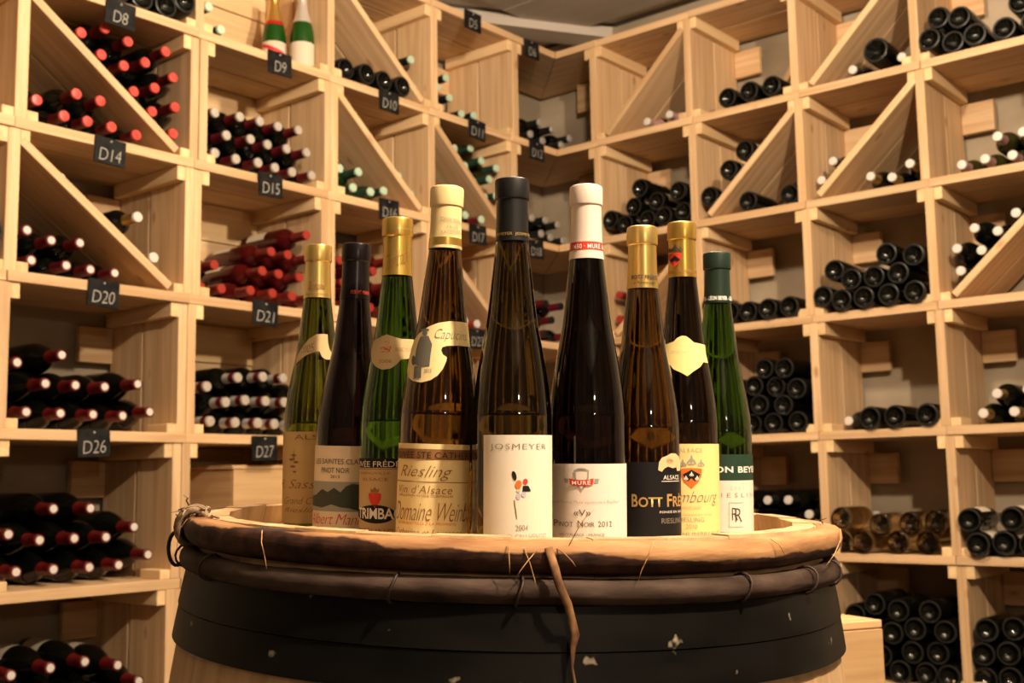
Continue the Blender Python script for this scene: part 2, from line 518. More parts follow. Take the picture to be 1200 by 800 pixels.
def slate_tag(txt, side, px, py):
    s, z = unproj(side, px, py, -0.009)
    X = -ES[side] if side == 0 else ES[side]
    nrm = -EN[side]; Y = nrm.cross(X)      # x right, z toward the room
    a = RND.uniform(-0.05, 0.05)
    X2 = X * math.cos(a) + EZ * math.sin(a); Y2 = -X * math.sin(a) + EZ * math.cos(a)
    mw = frame(P(side, s, -0.009, z), X2, Y2, X2.cross(Y2))
    root = empty('slate_tag', mw, 'small black slate tag with %s in chalk on a shelf edge' % txt, 'tag', 'chalked slate tags on the rack shelves')
    child('slate_plate', tag_me, root)
    vs_, fs = text2d(txt, 0.1, -0.018, 0.95)
    wd = 0.018 + 0.021 * (len(txt) - 1) + 0.006
    bm = bmesh.new(); vv = [bm.verts.new(((x - 0.5) * wd, (y - 0.5) * 0.034 - 0.010 + (x - 0.5) * 0.002, 0.0032)) for x, y in vs_]
    for f in fs:
        try: bm.faces.new([vv[i] for i in f])
        except ValueError: pass
    child('chalk_writing', mesh_from(bm, 'chalk_writing', M['chalk']), root)
    tube_me = tube([(0, 0.028, 0.002), (0, 0.028, 0.0045)], 0.0028, 8, 'nail', M['c_silver'])
    child('nail', tube_me, root)


for t_, s_, x_, y_ in (('D8', 0, 141, 17), ('D14', 0, 129, 178), ('D20', 0, 121, 344), ('D26', 0, 110, 519), ('D9', 0, 328, 75), ('D15', 0, 317, 217),
                       ('D21', 0, 311, 367), ('D27', 0, 310, 525), ('D10', 0, 456, 119), ('D16', 0, 456, 246), ('D5', 0, 554, 25), ('D6', 0, 623, 58),
                       ('D11', 0, 559, 152), ('D12', 0, 629, 177), ('D17', 0, 560, 275), ('D18', 0, 628, 292), ('D23', 0, 559, 397)):
    slate_tag(t_, s_, x_, y_)

# ------------------------------------------------------------------ rack bottles
BR = 0.0372
PR_BORD = [(0, 0.021), (0.012, 0.017), (0.0275, 0.005), (0.0298, 0.0004), (0.0325, 0.0), (0.0352, 0.0016), (0.0368, 0.005), (BR, 0.010), (BR, 0.188), (0.0362, 0.199), (0.0325, 0.210), (0.026, 0.219), (0.019, 0.227), (0.0158, 0.236), (0.0145, 0.248), (0.0142, 0.298), (0, 0.298)]
PR_BURG = [(0, 0.021), (0.012, 0.017), (0.0275, 0.005), (0.0298, 0.0004), (0.0325, 0.0), (0.0355, 0.0016), (0.0372, 0.005), (0.0378, 0.010), (0.0378, 0.150), (0.0368, 0.166), (0.0335, 0.184), (0.0285, 0.201), (0.0225, 0.219), (0.0175, 0.237), (0.0148, 0.255), (0.0142, 0.298), (0, 0.298)]
PR_FLUTE = [(0, 0.012), (0.012, 0.010), (0.026, 0.003), (0.0305, 0.0), (0.034, 0.0005), (0.0365, 0.004), (0.0372, 0.009), (0.0372, 0.115), (0.0358, 0.14), (0.032, 0.168), (0.0262, 0.20), (0.0205, 0.238), (0.0158, 0.275), (0.0142, 0.318), (0, 0.318)]
PR_CHAMP = [(0, 0.030), (0.012, 0.026), (0.030, 0.004), (0.036, 0.0), (0.040, 0.0005), (0.0435, 0.004), (0.0442, 0.010), (0.0442, 0.135), (0.0432, 0.155), (0.040, 0.176), (0.0335, 0.203), (0.0265, 0.228), (0.0200, 0.255), (0.0162, 0.285), (0.0155, 0.312), (0, 0.312)]
PR_WIDE = [(r * 1.17 if r > 0.0185 else r, z) for r, z in PR_BURG]
SHAPE = {'wide': (PR_WIDE, 0.238, 0.298), 'bord': (PR_BORD, 0.238, 0.298), 'burg': (PR_BURG, 0.238, 0.298), 'flute': (PR_FLUTE, 0.262, 0.318), 'champ': (PR_CHAMP, 0.225, 0.312)}
BM = {}


def prof_r(prof, z):
    pts = [(r, zz) for r, zz in prof[3:] if r > 0]
    for (r0, z0), (r1, z1) in zip(pts[:-1], pts[1:]):
        if z0 <= z <= z1 and z1 > z0: return r0 + (r1 - r0) * (z - z0) / (z1 - z0)
    return pts[-1][0]


def rack_meshes(shape, glass, cap, tip, lab, capz=None, ring=None, spot=False, sheen_ring=False):
    k = (shape, glass, cap, tip, lab, capz, ring, spot, sheen_ring)
    if k in BM: return BM[k]
    prof, cz, hz = SHAPE[shape]
    if capz: cz = capz
    out = {'glass_body': lathe(prof, 24, 'glass_body', M[glass])}
    zs = [cz + (hz - cz) * i / 5 for i in range(6)]
    cp = [(prof_r(prof, cz) + 0.0002, cz)] + [(prof_r(prof, z) + 0.0009, z) for z in zs]
    cp = [(0.004, cz)] + cp
    zl = hz - 0.006
    cp = [c for c in cp if c[1] < zl - 0.02] + [(prof_r(prof, zl) + 0.0005, zl - 0.019), (prof_r(prof, zl) + 0.0011, zl - 0.017), (prof_r(prof, zl) + 0.0011, zl)]
    tp = [(0.004, zl), (prof_r(prof, zl) + 0.0011, zl), (prof_r(prof, zl) + 0.0009, hz + 0.0005), (prof_r(prof, zl) - 0.0003, hz + 0.0022), (0.004, hz + 0.0028), (0, hz + 0.0028)]
    if spot:   # the sleeve wraps the edge and only the flat end is pale
        re_ = prof_r(prof, zl)
        cp += [(re_ + 0.0009, hz + 0.0005), (re_ - 0.0012, hz + 0.0022), (0.008, hz + 0.0022)]
        tp = [(0.004, hz + 0.0018), (re_ - 0.0034, hz + 0.0020), (re_ - 0.0040, hz + 0.0034), (0.004, hz + 0.0038), (0, hz + 0.0038)]
    out['capsule'] = lathe(cp, 16, 'capsule', M[cap])
    out['capsule_top'] = lathe(tp, 16, 'capsule_top', M[tip])
    if ring:
        rg = [(prof_r(prof, z) + 0.0016, z) for z in (zl - 0.024, zl - 0.012, zl - 0.001)]
        out['capsule_ring'] = lathe([(0.004, zl - 0.024)] + rg + [(0.004, zl - 0.001)], 16, 'capsule_ring', M[ring])
    if sheen_ring:  # pale ring that stands in for the reflection round the base lip
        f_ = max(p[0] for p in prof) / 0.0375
        out['base_sheen_ring'] = lathe([(0.0296 * f_, 0.0010), (0.0302 * f_, -0.0006), (0.0325 * f_, -0.0010), (0.0346 * f_, -0.0002), (0.0354 * f_, 0.0012)], 28, 'base_sheen_ring', M['base_sheen'])
    if lab:
        r = max(p[0] for p in prof) + 0.0006
        top_z = 0.125 if shape != 'flute' else 0.10
        bm = bmesh.new(); n = 14; a0 = -1.35; a1 = 1.35; vsr = []
        for i in range(n + 1):
            a = a0 + (a1 - a0) * i / n
            vsr.append([bm.verts.new((r * math.sin(a), -r * math.cos(a), z)) for z in (0.035, top_z)])
        for i in range(n): bm.faces.new((vsr[i][0], vsr[i + 1][0], vsr[i + 1][1], vsr[i][1]))
        out['paper_label'] = mesh_from(bm, 'paper_label', M[lab], True)
    BM[k] = out
    return out


def rack_bottle(mw, label, group, shape='bord', glass='g_black', cap='c_black', tip='c_white', lab=None, name='wine_bottle', cat='bottle', capz=None, ring=None, spot=False, sheen_ring=False):
    root = empty(name, mw, label, cat, group)
    for nm, me in rack_meshes(shape, glass, cap, tip, lab, capz, ring, spot, sheen_ring).items():
        child(nm, me, root)
    return root


PLACED = {}


def relax(pts, lo, hi, floor, r, hook=None, fixed=()):
    pts = [list(p) for p in pts]
    lo2, hi2 = lo + r + 0.0005, hi - r - 0.0005
    for it in range(80):
        for i in range(len(pts)):
            for j in range(i):
                dx = pts[i][0] - pts[j][0]; dz = pts[i][1] - pts[j][1]; d = math.hypot(dx, dz)
                if d < 2 * r:
                    if d < 1e-5: dx, d = 1e-3, 1e-3
                    q = (2 * r - d) / 2 / d
                    pts[i][0] += dx * q; pts[i][1] += dz * q; pts[j][0] -= dx * q; pts[j][1] -= dz * q
        for p in pts:
            for s, z, rf_ in fixed:
                dx = p[0] - s; dz = p[1] - z; d = math.hypot(dx, dz)
                if 1e-5 < d < r + rf_:
                    p[0] += dx * (r + rf_ - d) / d; p[1] += dz * (r + rf_ - d) / d
            p[0] = min(max(p[0], lo2), hi2)
            p[1] = max(p[1], floor(p[0]))
            if hook: hook(p)
    order = sorted(range(len(pts)), key=lambda i: pts[i][1]); done = []
    for i in order:
        s = pts[i][0]; z = floor(s)
        for j in done:
            dx = abs(pts[j][0] - s)
            if dx < 2 * r: z = max(z, pts[j][1] + math.sqrt(max(0, 4 * r * r - dx * dx)))
        for fs_, fz, rf_ in fixed:
            dx = abs(fs_ - s)
            if dx < r + rf_ and fz < pts[i][1] + 0.02: z = max(z, fz + math.sqrt((r + rf_) ** 2 - dx * dx))
        pts[i][1] = z; done.append(i)
    return pts


def bin_of(side, bay, row, pts, label, group, out='neck', n0=0.02, region=None, jit=0.012, **style):
    """bottles lying in a bin: photograph pixels of their visible ends, settled into a resting pile"""
    shape = style.get('shape', 'bord')
    prof, cz, hz = SHAPE[shape]
    r = max(p[0] for p in prof) + 0.0003
    if bay == 'corner':
        lo, hi, zf, zc = -0.30, POST[0][0][0] - 0.002, ZS[row + 1], ZS[row] - TS
    else:
        lo, hi, zf, zc = cell(side, bay, row)
    base = lambda s: zf + r + 0.0004
    if region == 'a':
        (x0, z0), (x1, z1) = diag_line(side, bay, row); th = math.atan2(z1 - z0, x1 - x0)
        base = lambda s: max(zf + r, z0 + (s - x0) * (z1 - z0) / (x1 - x0) + (r + 0.0125) / math.cos(th))
    if region == 'b':
        (x0, z0), (x1, z1) = diag_line(side, bay, row); th = math.atan2(z1 - z0, x1 - x0)
    hook = None
    if region == 'b':
        def hook(p):
            zmax = z0 + (p[0] - x0) * (z1 - z0) / (x1 - x0) - (r + 0.0125) / math.cos(th)
            if p[1] > zmax:
                p[1] = max(base(p[0]), zmax)
                if p[1] > zmax: p[0] = min(hi - r, p[0] + (p[1] - zmax) / math.tan(th) + 0.001)
    q = [unproj(side, x, y, n0) for x, y in pts]
    q = relax(q, lo, hi, base, r, hook, PLACED.get((side, bay, row), ()))
    q = [(s, z) for s, z in q if z + r < zc + 0.002]
    PLACED.setdefault((side, bay, row), []).extend((s, z, r) for s, z in q)
    # rows of the pile, counted upwards from what the bottles rest on
    lev = []
    for i in sorted(range(len(q)), key=lambda i: q[i][1]):
        s, z = q[i]
        under = [l for l, j in lev if z - q[j][1] > r * 0.7 and math.hypot(q[j][0] - s, q[j][1] - z) < 2 * r * 1.06]
        lev.append((max(under) + 1 if under else 0, i))
    level = {i: l for l, i in lev}
    nl = max(level.values()) + 1 if level else 1
    ORD = ['first', 'second', 'third', 'fourth', 'fifth', 'sixth', 'seventh', 'eighth']
    end = 'from the D11 side' if bay == 'corner' else 'from the corner'
    for i, (s, z) in enumerate(q):
        same = sorted([j for j in level if level[j] == level[i]], key=lambda j: q[j][0])
        if bay == 'corner': same = same[::-1]
        lab_i = label
        if len(q) > 1:
            if nl > 1: lab_i += ', ' + ('bottom' if level[i] == 0 else ORD[level[i]]) + ' row'
            if len(same) > 1: lab_i += ', ' + ORD[same.index(i)] + ' ' + end
        n = n0 + RND.uniform(-jit, jit)
        if n < -0.035: n = -0.035
        if out == 'neck': o, Z = P(side, s, n + hz, z), -EN[side]
        else: o, Z = P(side, s, n, z), EN[side]
        a = RND.uniform(-0.5, 0.5)
        up = EZ * math.cos(a) + ES[side] * math.sin(a)
        Y = -up; X = Y.cross(Z)
        rack_bottle(frame(o, X, Y, Z), lab_i, group, sheen_ring=(out == 'base' and style.get('glass', 'g_black') == 'g_black'), **style)


# --- left run of racks (bay 0 is next to the corner, bay 3 carries D8/D14/D20/D26)
bin_of(0, 3, 1, [(149, -8), (174, -2), (199, 7), (222, 8)], 'bottle bottom on the shelf over tag D8', 'bottles over tag D8', out='base', n0=-0.005, lab='paper')
bin_of(0, 3, 2, [(106, 47), (132, 42), (128, 69), (154, 64), (152, 93), (175, 84), (197, 75), (172, 114), (195, 105), (217, 96), (194, 134), (215, 126), (215, 154)],
       'red-capped bottle on the slanting board under D8', 'red-capped bottles on the slanting board under D8', region='a', n0=0.03, cap='c_sleeve', tip='c_red')
bin_of(0, 3, 2, [(47, 117), (86, 115), (119, 120), (74, 134), (103, 140), (134, 147), (164, 152)],
       'red-capped bottle on the shelf of D14', 'red-capped bottles below the slanting board over D14', region='b', n0=0.02, cap='c_sleeve', tip='c_red')
bin_of(0, 3, 3, [(31, 279), (57, 295), (90, 297), (37, 316), (75, 320), (104, 324), (130, 328)],
       'white-ended bottle on the shelf of D20', 'white-capped bottles on the shelf of D20', region='b', n0=0.03, cap='c_wine', tip='c_white', spot=True)
bin_of(0, 3, 3, [(70, 208), (94, 228), (117, 250)],
       'white-ended bottle on the board under D14', 'white-capped bottles on the slanting board under D14', region='a', n0=0.10, cap='c_gold', tip='c_white')
bin_of(0, 3, 3, [(158, 262), (179, 280)], 'pale gold necked bottle on the board under D14', 'pale gold necked bottles under D14', region='a', n0=0.03, cap='c_gold', tip='c_white')
bin_of(0, 3, 4, [(16, 427), (69, 417), (49, 451), (88, 452), (124, 453), (159, 446), (28, 485), (67, 487), (106, 487), (143, 488), (176, 480)],
       'red and white capped bottle over tag D26', 'red and white capped bottles in the bin over D26', n0=0.045, shape='wide', cap='c_sleeve', tip='c_white', spot=True)
bin_of(0, 3, 5, [(65, 592), (104, 591), (8, 616), (46, 629), (85, 627), (123, 625), (157, 612), (20, 667), (64, 664), (102, 661), (140, 659), (174, 646)],
       'red and white capped bottle under tag D26', 'red and white capped bottles in the bin under D26', n0=0.045, shape='wide', cap='c_sleeve', tip='c_white', spot=True)
bin_of(0, 3, 6, [(15, 792), (62, 793), (105, 797), (138, 806), (35, 828), (78, 826), (120, 826), (155, 828), (18, 864), (58, 862), (98, 860), (138, 858), (172, 856)],
       'labelled bottle two bins under tag D26', 'labelled bottles in the low bin under D26', n0=0.045, shape='wide', cap='c_sleeve', tip='c_white', spot=True, lab='paper')
bin_of(0, 4, 3, [(-2, 265), (-30, 280)], 'dark bottle bottom in the untagged column', 'bottles in the untagged column', out='base', n0=0.0)
bin_of(0, 4, 5, [(-8, 585), (-40, 590), (-25, 620), (-60, 625)], 'dark bottle low in the untagged column', 'bottles low in the untagged column', out='base', n0=0.0)

bin_of(0, 2, 1, [(247, 8), (259, 31)], 'green bottle lying beside the standing champagne', 'bottles beside the champagne', n0=0.03, glass='g_green', cap='c_green', tip='c_mint')
bin_of(0, 2, 2, [(254, 136), (280, 141), (305, 146), (328, 152), (351, 157), (267, 161), (295, 166), (316, 171), (338, 177), (359, 182), (250, 177), (281, 185), (305, 191), (327, 196), (349, 202), (368, 205)],
       'burgundy-capped bottle stacked over tag D15', 'burgundy-capped bottles over D15', n0=0.02, cap='c_wine', tip='c_silver')
bin_of(0, 2, 3, [(358, 284), (364, 309), (345, 302), (322, 298), (355, 326), (333, 322), (311, 318), (298, 340), (320, 343), (342, 347), (359, 351)],
       'rose bottle in the pile over D21', 'rose bottles over D21', n0=0.02, glass='g_red', cap='c_coral_dark', tip='c_rose', lab='paper')
bin_of(0, 2, 3, [(250, 331), (242, 345), (268, 340)],
       'dark labelled bottle beside the rose over D21', 'dark red bottles over D21', n0=0.06, glass='g_black', cap='c_coral_dark', tip='c_rose', lab='paper')
bin_of(0, 2, 4, [(245, 455), (280, 448), (309, 446), (332, 447), (264, 474), (294, 471), (316, 472), (337, 473), (245, 495), (279, 495), (304, 496), (327, 496), (348, 497), (357, 470)],
       'silver and red capped bottle over D27', 'silver and red capped bottles over D27', n0=0.03, cap='c_silver', tip='c_silver', ring='c_sleeve')

bin_of(0, 1, 1, [(407, 72), (428, 87), (450, 92), (472, 98)], 'labelled dark bottle bottom over tag D10', 'bottles over D10', out='base', region='b', n0=0.0, lab='paper')
bin_of(0, 1, 1, [(455, 30), (479, 39), (468, 48), (482, 66)], 'mint-ended bottle on the board over D10', 'mint-capped bottles over D10', region='a', n0=0.06, cap='c_black', tip='c_mint')
bin_of(0, 1, 2, [(399, 202), (419, 205), (409, 212), (432, 230), (450, 214)], 'green mint-capped bottle over tag D16', 'green bottles over D16', region='b', n0=0.03, glass='g_green', cap='c_green', tip='c_mint', lab='paper')
bin_of(0, 1, 2, [(465, 190), (480, 210)], 'olive bottle on the board over D16', 'olive bottles over D16', region='a', n0=0.06, glass='g_olive', cap='c_mint', tip='c_mint')
bin_of(0, 1, 3, [(402, 310), (449, 312), (405, 335), (428, 338), (452, 335), (404, 358), (430, 362), (455, 360), (476, 366), (440, 320), (470, 345)],
       'dark red bottle in the pile under D16', 'dark red bottles under D16', n0=0.02, glass='g_red', cap='c_coral_dark', tip='c_rose')

bin_of(0, 0, 1, [(514, 113), (528, 107), (531, 118), (536, 128), (551, 135), (519, 126)], 'black mint-ended bottle over tag D11', 'bottles over D11', n0=0.05, cap='c_black', tip='c_mint')
bin_of(0, 0, 2, [(536, 161), (555, 169), (546, 179), (579, 176), (569, 185), (557, 196), (588, 192), (577, 204), (590, 215), (572, 215)],
       'olive bottle on the board under D11', 'olive bottles under D11', region='a', n0=0.05, glass='g_olive', cap='c_green', tip='c_mint')
bin_of(0, 0, 2, [(520, 246), (547, 250), (562, 262), (535, 242)], 'burgundy-capped dark bottle over tag D17', 'burgundy-capped bottles over D17', region='b', n0=0.03, cap='c_wine', tip='c_mint')
bin_of(0, 0, 3, [(545, 376), (560, 380), (528, 372)], 'coral-capped dark bottle over tag D23', 'coral-capped bottles over D23', region='b', n0=0.03, cap='c_rose', tip='c_white')

bin_of(0, 'corner', 1, [(619, 138), (635, 143), (647, 149), (666, 155), (655, 165), (638, 160)], 'dark bottle on V-shaped shelf over D12', 'bottles over D12', n0=0.03, cap='c_black', tip='c_silver', lab=None)
bin_of(0, 'corner', 2, [(624, 256), (640, 258), (655, 268), (632, 275), (648, 282), (662, 285)], 'dark bottle on V-shaped shelf over D18', 'bottles over D18', n0=0.03, cap='c_black', tip='c_silver')
bin_of(0, 'corner', 3, [(624, 350), (640, 352), (655, 358), (630, 368), (648, 372), (664, 376), (640, 388)], 'dark bottle on V-shaped shelf under D18', 'bottles under D18', n0=0.03, cap='c_wine', tip='c_black')

# --- right run of racks
bin_of(1, 0, 1, [(757, 137), (786, 130)], 'lilac-capped bottle with white end', 'lilac-capped bottles', region='b', n0=0.03, cap='c_lilac', tip='c_white', capz=0.16)
bin_of(1, 0, 2, [(751, 214), (741, 235), (767, 232), (796, 222), (711, 257), (729, 261), (759, 252), (781, 249), (800, 242)],
       'bottle bottom in heap below lilac-capped bottles', 'loose heap of bottle bottoms', out='base', n0=-0.005, lab='paper_dark', shape='burg')
bin_of(1, 0, 3, [(726, 350), (716, 366), (742, 372)], 'dark red white-ended bottle under the loose heap', 'dark red bottles under the loose heap', region='a', n0=0.03, glass='g_red', cap='c_coral_dark', tip='c_rose')
bin_of(1, 1, 1, [(852, 112), (879, 105), (905, 100)], 'bottle bottom in row of three, slanting board behind', 'row of three dark bottles', out='base', region=None, n0=-0.005, shape='burg')
bin_of(1, 1, 2, [(830, 212), (854, 186), (872, 164)], 'bottle bottom on board under the row of three', 'bottles on the slanting board under the row of three', out='base', region='a', n0=0.0, shape='burg', lab='paper_dark')
bin_of(1, 1, 2, [(876, 231), (927, 226)], 'bottle bottom under the board over row of five', 'bottles below the slanting board over the row of five', out='base', region='b', n0=0.0, shape='burg')
bin_of(1, 1, 3, [(825, 355), (850, 358), (875, 359), (900, 356), (924, 352)], 'bottle bottom in a single row of five', 'single row of five dark bottles', out='base', n0=-0.012, shape='burg')
bin_of(1, 1, 4, [(894, 411), (919, 409), (881, 437), (907, 435), (934, 435), (866, 462), (891, 462), (919, 461), (855, 490), (881, 490), (906, 487), (935, 486), (856, 436)],
       'bottle bottom in bin packed four rows high', 'packed bin of dark bottle bottoms', out='base', n0=-0.005)
bin_of(1, 1, 5, [(873, 588), (899, 588), (925, 588), (948, 589), (862, 632), (888, 633), (914, 634), (940, 634), (876, 611), (902, 612), (928, 612)], 'white-ended bottle in bin below the packed bin', 'white-capped bottles below the packed bin', n0=0.04, cap='c_black', tip='c_white')

bin_of(1, 2, 1, [(999, 78), (1057, 63)], 'white-ended bottle beside the large bottle bottom', 'white-capped bottles beside the large bottom', region='b', n0=0.03, cap='c_black', tip='c_white')
bin_of(1, 2, 1, [(1029, 60)], 'single large dark bottle lying bottom outward under the topmost slanting board', None, out='base', region='b', n0=0.0, shape='champ')
bin_of(1, 2, 2, [(974, 167), (957, 190)], 'white-ended bottle on board over eleven bottoms', 'bottles on the slanting board over eleven bottoms', region='a', n0=0.05, cap='c_black', tip='c_white')
bin_of(1, 2, 2, [(1025, 206), (1061, 196), (1045, 204)], 'gold-capped bottle over the eleven bottoms', 'gold-capped bottles over eleven bottoms', region='b', n0=0.03, cap='c_gold', tip='c_white')
bin_of(1, 2, 3, [(1039, 283), (1069, 282), (976, 306), (996, 316), (1024, 311), (1052, 309), (961, 339), (986, 344), (1012, 341), (1041, 338), (1071, 336)],
       'bottle bottom in the stepped pile of eleven', 'stepped pile of eleven bottle bottoms', out='base', n0=-0.02)
bin_of(1, 2, 4, [(1019, 484), (1048, 484), (1089, 482)], 'bottle bottom in bin over the clear bottles', 'three bottoms over the clear bottles', out='base', n0=-0.02, shape='burg')
bin_of(1, 2, 4, [(995, 491)], 'dark bottle with white capsule end beside three bottle bottoms', None, n0=0.12, cap='c_black', tip='c_white')
bin_of(1, 2, 5, [(985, 611), (1030, 602), (1065, 604), (1099, 605), (975, 632), (1012, 630), (1050, 632), (1086, 631)],
       'clear bottle of amber wine', 'clear amber bottles', out='base', n0=-0.005, glass='g_clear', cap='c_white', tip='c_white', shape='burg')
bin_of(1, 2, 6, [(1002, 710), (1026, 708), (1051, 716), (1086, 724), (992, 742), (1020, 742), (1042, 742), (1066, 745), (1105, 755), (1035, 770), (1075, 772), (1107, 780), (1055, 792), (1085, 797), (1010, 798), (1110, 806)],
       'bottle bottom in heap under the clear bottles', 'heap under the clear bottles', out='base', n0=0.0)

bin_of(1, 3, 1, [(1097, 11), (1124, 10), (1085, 39), (1112, 39), (1142, 32), (1176, 24), (1197, 3), (1208, 18)],
       'bottle bottom over the lilac-necked olive bottles', 'bottoms in the topmost right-hand bin', out='base', n0=-0.01, lab='paper')
bin_of(1, 3, 2, [(1126, 195), (1157, 192), (1171, 165), (1186, 187), (1200, 160), (1215, 183)],
       'olive bottle with lilac neck and white end', 'white-capped olive bottles', n0=0.03, glass='g_olive', cap='c_lilac', tip='c_white')
bin_of(1, 3, 3, [(1145, 269), (1124, 292), (1168, 286), (1147, 308), (1127, 330), (1189, 264)],
       'white-ended bottle on board beside eleven bottoms', 'white-capped bottles beside eleven bottoms', region='a', n0=0.04, cap='c_black', tip='c_white')
bin_of(1, 3, 4, [(1169, 459), (1151, 485), (1189, 483), (1205, 457), (1220, 482)], 'gold-banded dark bottle with white end', 'gold-banded bottles', n0=0.05, cap='c_gold', tip='c_white')
bin_of(1, 3, 5, [(1137, 630), (1170, 640), (1199, 637), (1185, 610), (1150, 645)], 'labelled bottle bottom beside the clear bottles', 'labelled bottoms beside the clear bottles', out='base', n0=-0.02, lab='paper', shape='burg')
bin_of(1, 3, 6, [(1159, 737), (1146, 767), (1187, 740), (1177, 767), (1172, 795), (1205, 765), (1142, 797), (1200, 797), (1215, 738)],
       'bottle bottom in heap below the labelled bottoms', 'heap below the labelled bottoms', out='base', n0=0.0)

# --- two champagne bottles standing over tag D9
M['champ_glass'] = mat('champagne_glass', (0.008, 0.06, 0.006), 0.05, spec=0.5)
M['foil_red'] = mat('red_foil', (0.55, 0.02, 0.02), 0.3, 0.3)
M['ribbon_red'] = mat('red_ribbon', (0.60, 0.02, 0.02), 0.5)


def champagne(px, n0, label, cap, tip, sash):
    s, _ = unproj(0, px, 70, n0)
    o = P(0, s, n0, ZS[2] + 0.0005)
    dirc = (EYE - o); dirc.z = 0; dirc.normalize()
    Y = -dirc; mw = frame(o, Y.cross(EZ), Y, EZ) @ Matrix.Scale(0.92, 4)
    root = empty('champagne_bottle', mw, label, 'bottle', 'standing champagne bottles')
    prof = PR_CHAMP
    child('glass_body', lathe(prof, 40, 'glass_body', M['champ_glass']), root)
    cp = [(0.003, 0.20)] + [(prof_r(prof, z) + 0.0008, z) for z in (0.20, 0.215, 0.23, 0.245, 0.26, 0.275, 0.29)] + [(0.0175, 0.292), (0.0178, 0.312), (0.016, 0.318), (0, 0.319)]
    child('foil', lathe(cp, 32, 'foil', M[cap]), root)
    bm = bmesh.new(); rr = 0.0448; rows = []
    for i in range(25):
        a = -1.3 + 2.6 * i / 24
        rows.append([bm.verts.new((rr * math.sin(a), -rr * math.cos(a), z)) for z in (0.03, 0.12 if not sash else 0.128)])
    for i in range(24): bm.faces.new((rows[i][0], rows[i + 1][0], rows[i + 1][1], rows[i][1]))
    lab = child('paper_label', mesh_from(bm, 'paper_label', M['paper'], True), root)
    if sash:
        bm = bmesh.new(); rr = 0.0453; rows = []
        for i in range(25):
            a = -1.3 + 2.6 * i / 24; z = 0.118 - 0.042 * i / 24
            rows.append([bm.verts.new((rr * math.sin(a), -rr * math.cos(a), z + d)) for d in (-0.007, 0.007)])
        for i in range(24): bm.faces.new((rows[i][0], rows[i + 1][0], rows[i + 1][1], rows[i][1]))
        child('red_sash', mesh_from(bm, 'red_sash', M['ribbon_red'], True), lab)
        bm = bmesh.new()
        rp = [(prof_r(prof, z) + 0.0012, z) for z in (0.196, 0.203, 0.21)]
        child('neck_ring', lathe(rp, 32, 'neck_ring', M['foil_red']), root)
    bm = bmesh.new()


champagne(321, 0.18, 'standing green champagne bottle with red sash across its cream label', 'c_gold', 'c_gold', True)
champagne(354, 0.10, 'standing green champagne bottle with silver foil and plain cream label', 'c_silver', 'c_silver', False)

# ------------------------------------------------------------------ wooden cases
def case_stack(corner, X, Y, w_, d_, hh, n, labels):
    """plank-built wooden wine cases stacked from the floor"""
    z = 0.0
    for k in range(n):
        mw = frame(Vector((corner.x, corner.y, z)), X, Y, EZ)
        root = empty('wooden_case', mw, labels[k], 'case', 'plain wooden wine cases')
        t = 0.014; g = 0.0015

        def bd(nm, x0, x1, y0, y1, z0, z1, ax='x'):
            c = Vector(((x0 + x1) / 2, (y0 + y1) / 2, (z0 + z1) / 2))
            if ax == 'x': me = box_mesh(x1 - x0, y1 - y0, z1 - z0, M['case_wood'], 0.0015); r = Matrix.Translation(c)
            else: me = box_mesh(y1 - y0, x1 - x0, z1 - z0, M['case_wood'], 0.0015); r = Matrix.Translation(c) @ Matrix.Rotation(math.pi / 2, 4, 'Z')
            child(nm, me, root, mw @ r)
        for q in range(2):
            za, zb = q * hh / 2 + g, (q + 1) * hh / 2 - g
            if q == 1: zb = hh - t - g
            bd('side_board', 0, w_, 0, t, za, zb); bd('side_board', 0, w_, d_ - t, d_, za, zb)
            bd('end_board', 0, t, t, d_ - t, za, zb, 'y'); bd('end_board', w_ - t, w_, t, d_ - t, za, zb, 'y')
        for q in range(3):
            bd('lid_board', 0, w_, q * d_ / 3 + g, (q + 1) * d_ / 3 - g, hh - t, hh)
        bd('bottom_board', t, w_ - t, t, d_ - t, 0.001, 0.012)
        z += hh


cz_ = 0.735
p_ = on_plane_z(1034, 726, cz_)
Xc = Vector((-0.92, -0.39, 0)).normalized()
case_stack(p_ + Xc * 0.42, -Xc, EZ.cross(-Xc), 0.42, 0.30, 0.245, 3,
           ['wooden case at the foot of the stack behind the barrel', 'wooden case in the middle of the stack behind the barrel', 'wooden case on top of the stack behind the barrel'])
lo_, hi_, zf_, zc_ = cell(0, 2, 5)


def small_case(side, s1, n0, z0, w_, d_, hh, label):
    X = -ES[side] if side == 0 else ES[side]
    mw = frame(P(side, s1, n0, z0), X, EN[side], EZ)
    root = empty('wooden_case', mw, label, 'case', 'plain wooden wine cases')
    t = 0.012
    for nm, c, sz in (('front_board', (w_ / 2, t / 2, (hh - t) / 2), (w_, t, hh - t - 0.001)), ('back_board', (w_ / 2, d_ - t / 2, (hh - t) / 2), (w_, t, hh - t - 0.001)),
                      ('lid_board', (w_ / 2 - 0.002, d_ / 2, hh - t / 2), (w_ + 0.008, d_ + 0.006, t))):
        child(nm, box_mesh(*sz, M['case_wood'], 0.0015), root, mw @ Matrix.Translation(c))
    for x in (t / 2, w_ - t / 2):
        child('end_board', box_mesh(d_ - 2 * t, t, hh - t - 0.001, M['case_wood'], 0.0015), root, mw @ Matrix.Translation((x, d_ / 2, (hh - t) / 2)) @ Matrix.Rotation(math.pi / 2, 4, 'Z'))


s1_, ztop = unproj(0, 274, 545, 0.03)
small_case(0, s1_, 0.03, ZS[6] + 0.0005, min(0.34, s1_ - lo_ - 0.03), 0.28, ztop - ZS[6], 'wooden case lying in the bin under tag D27')

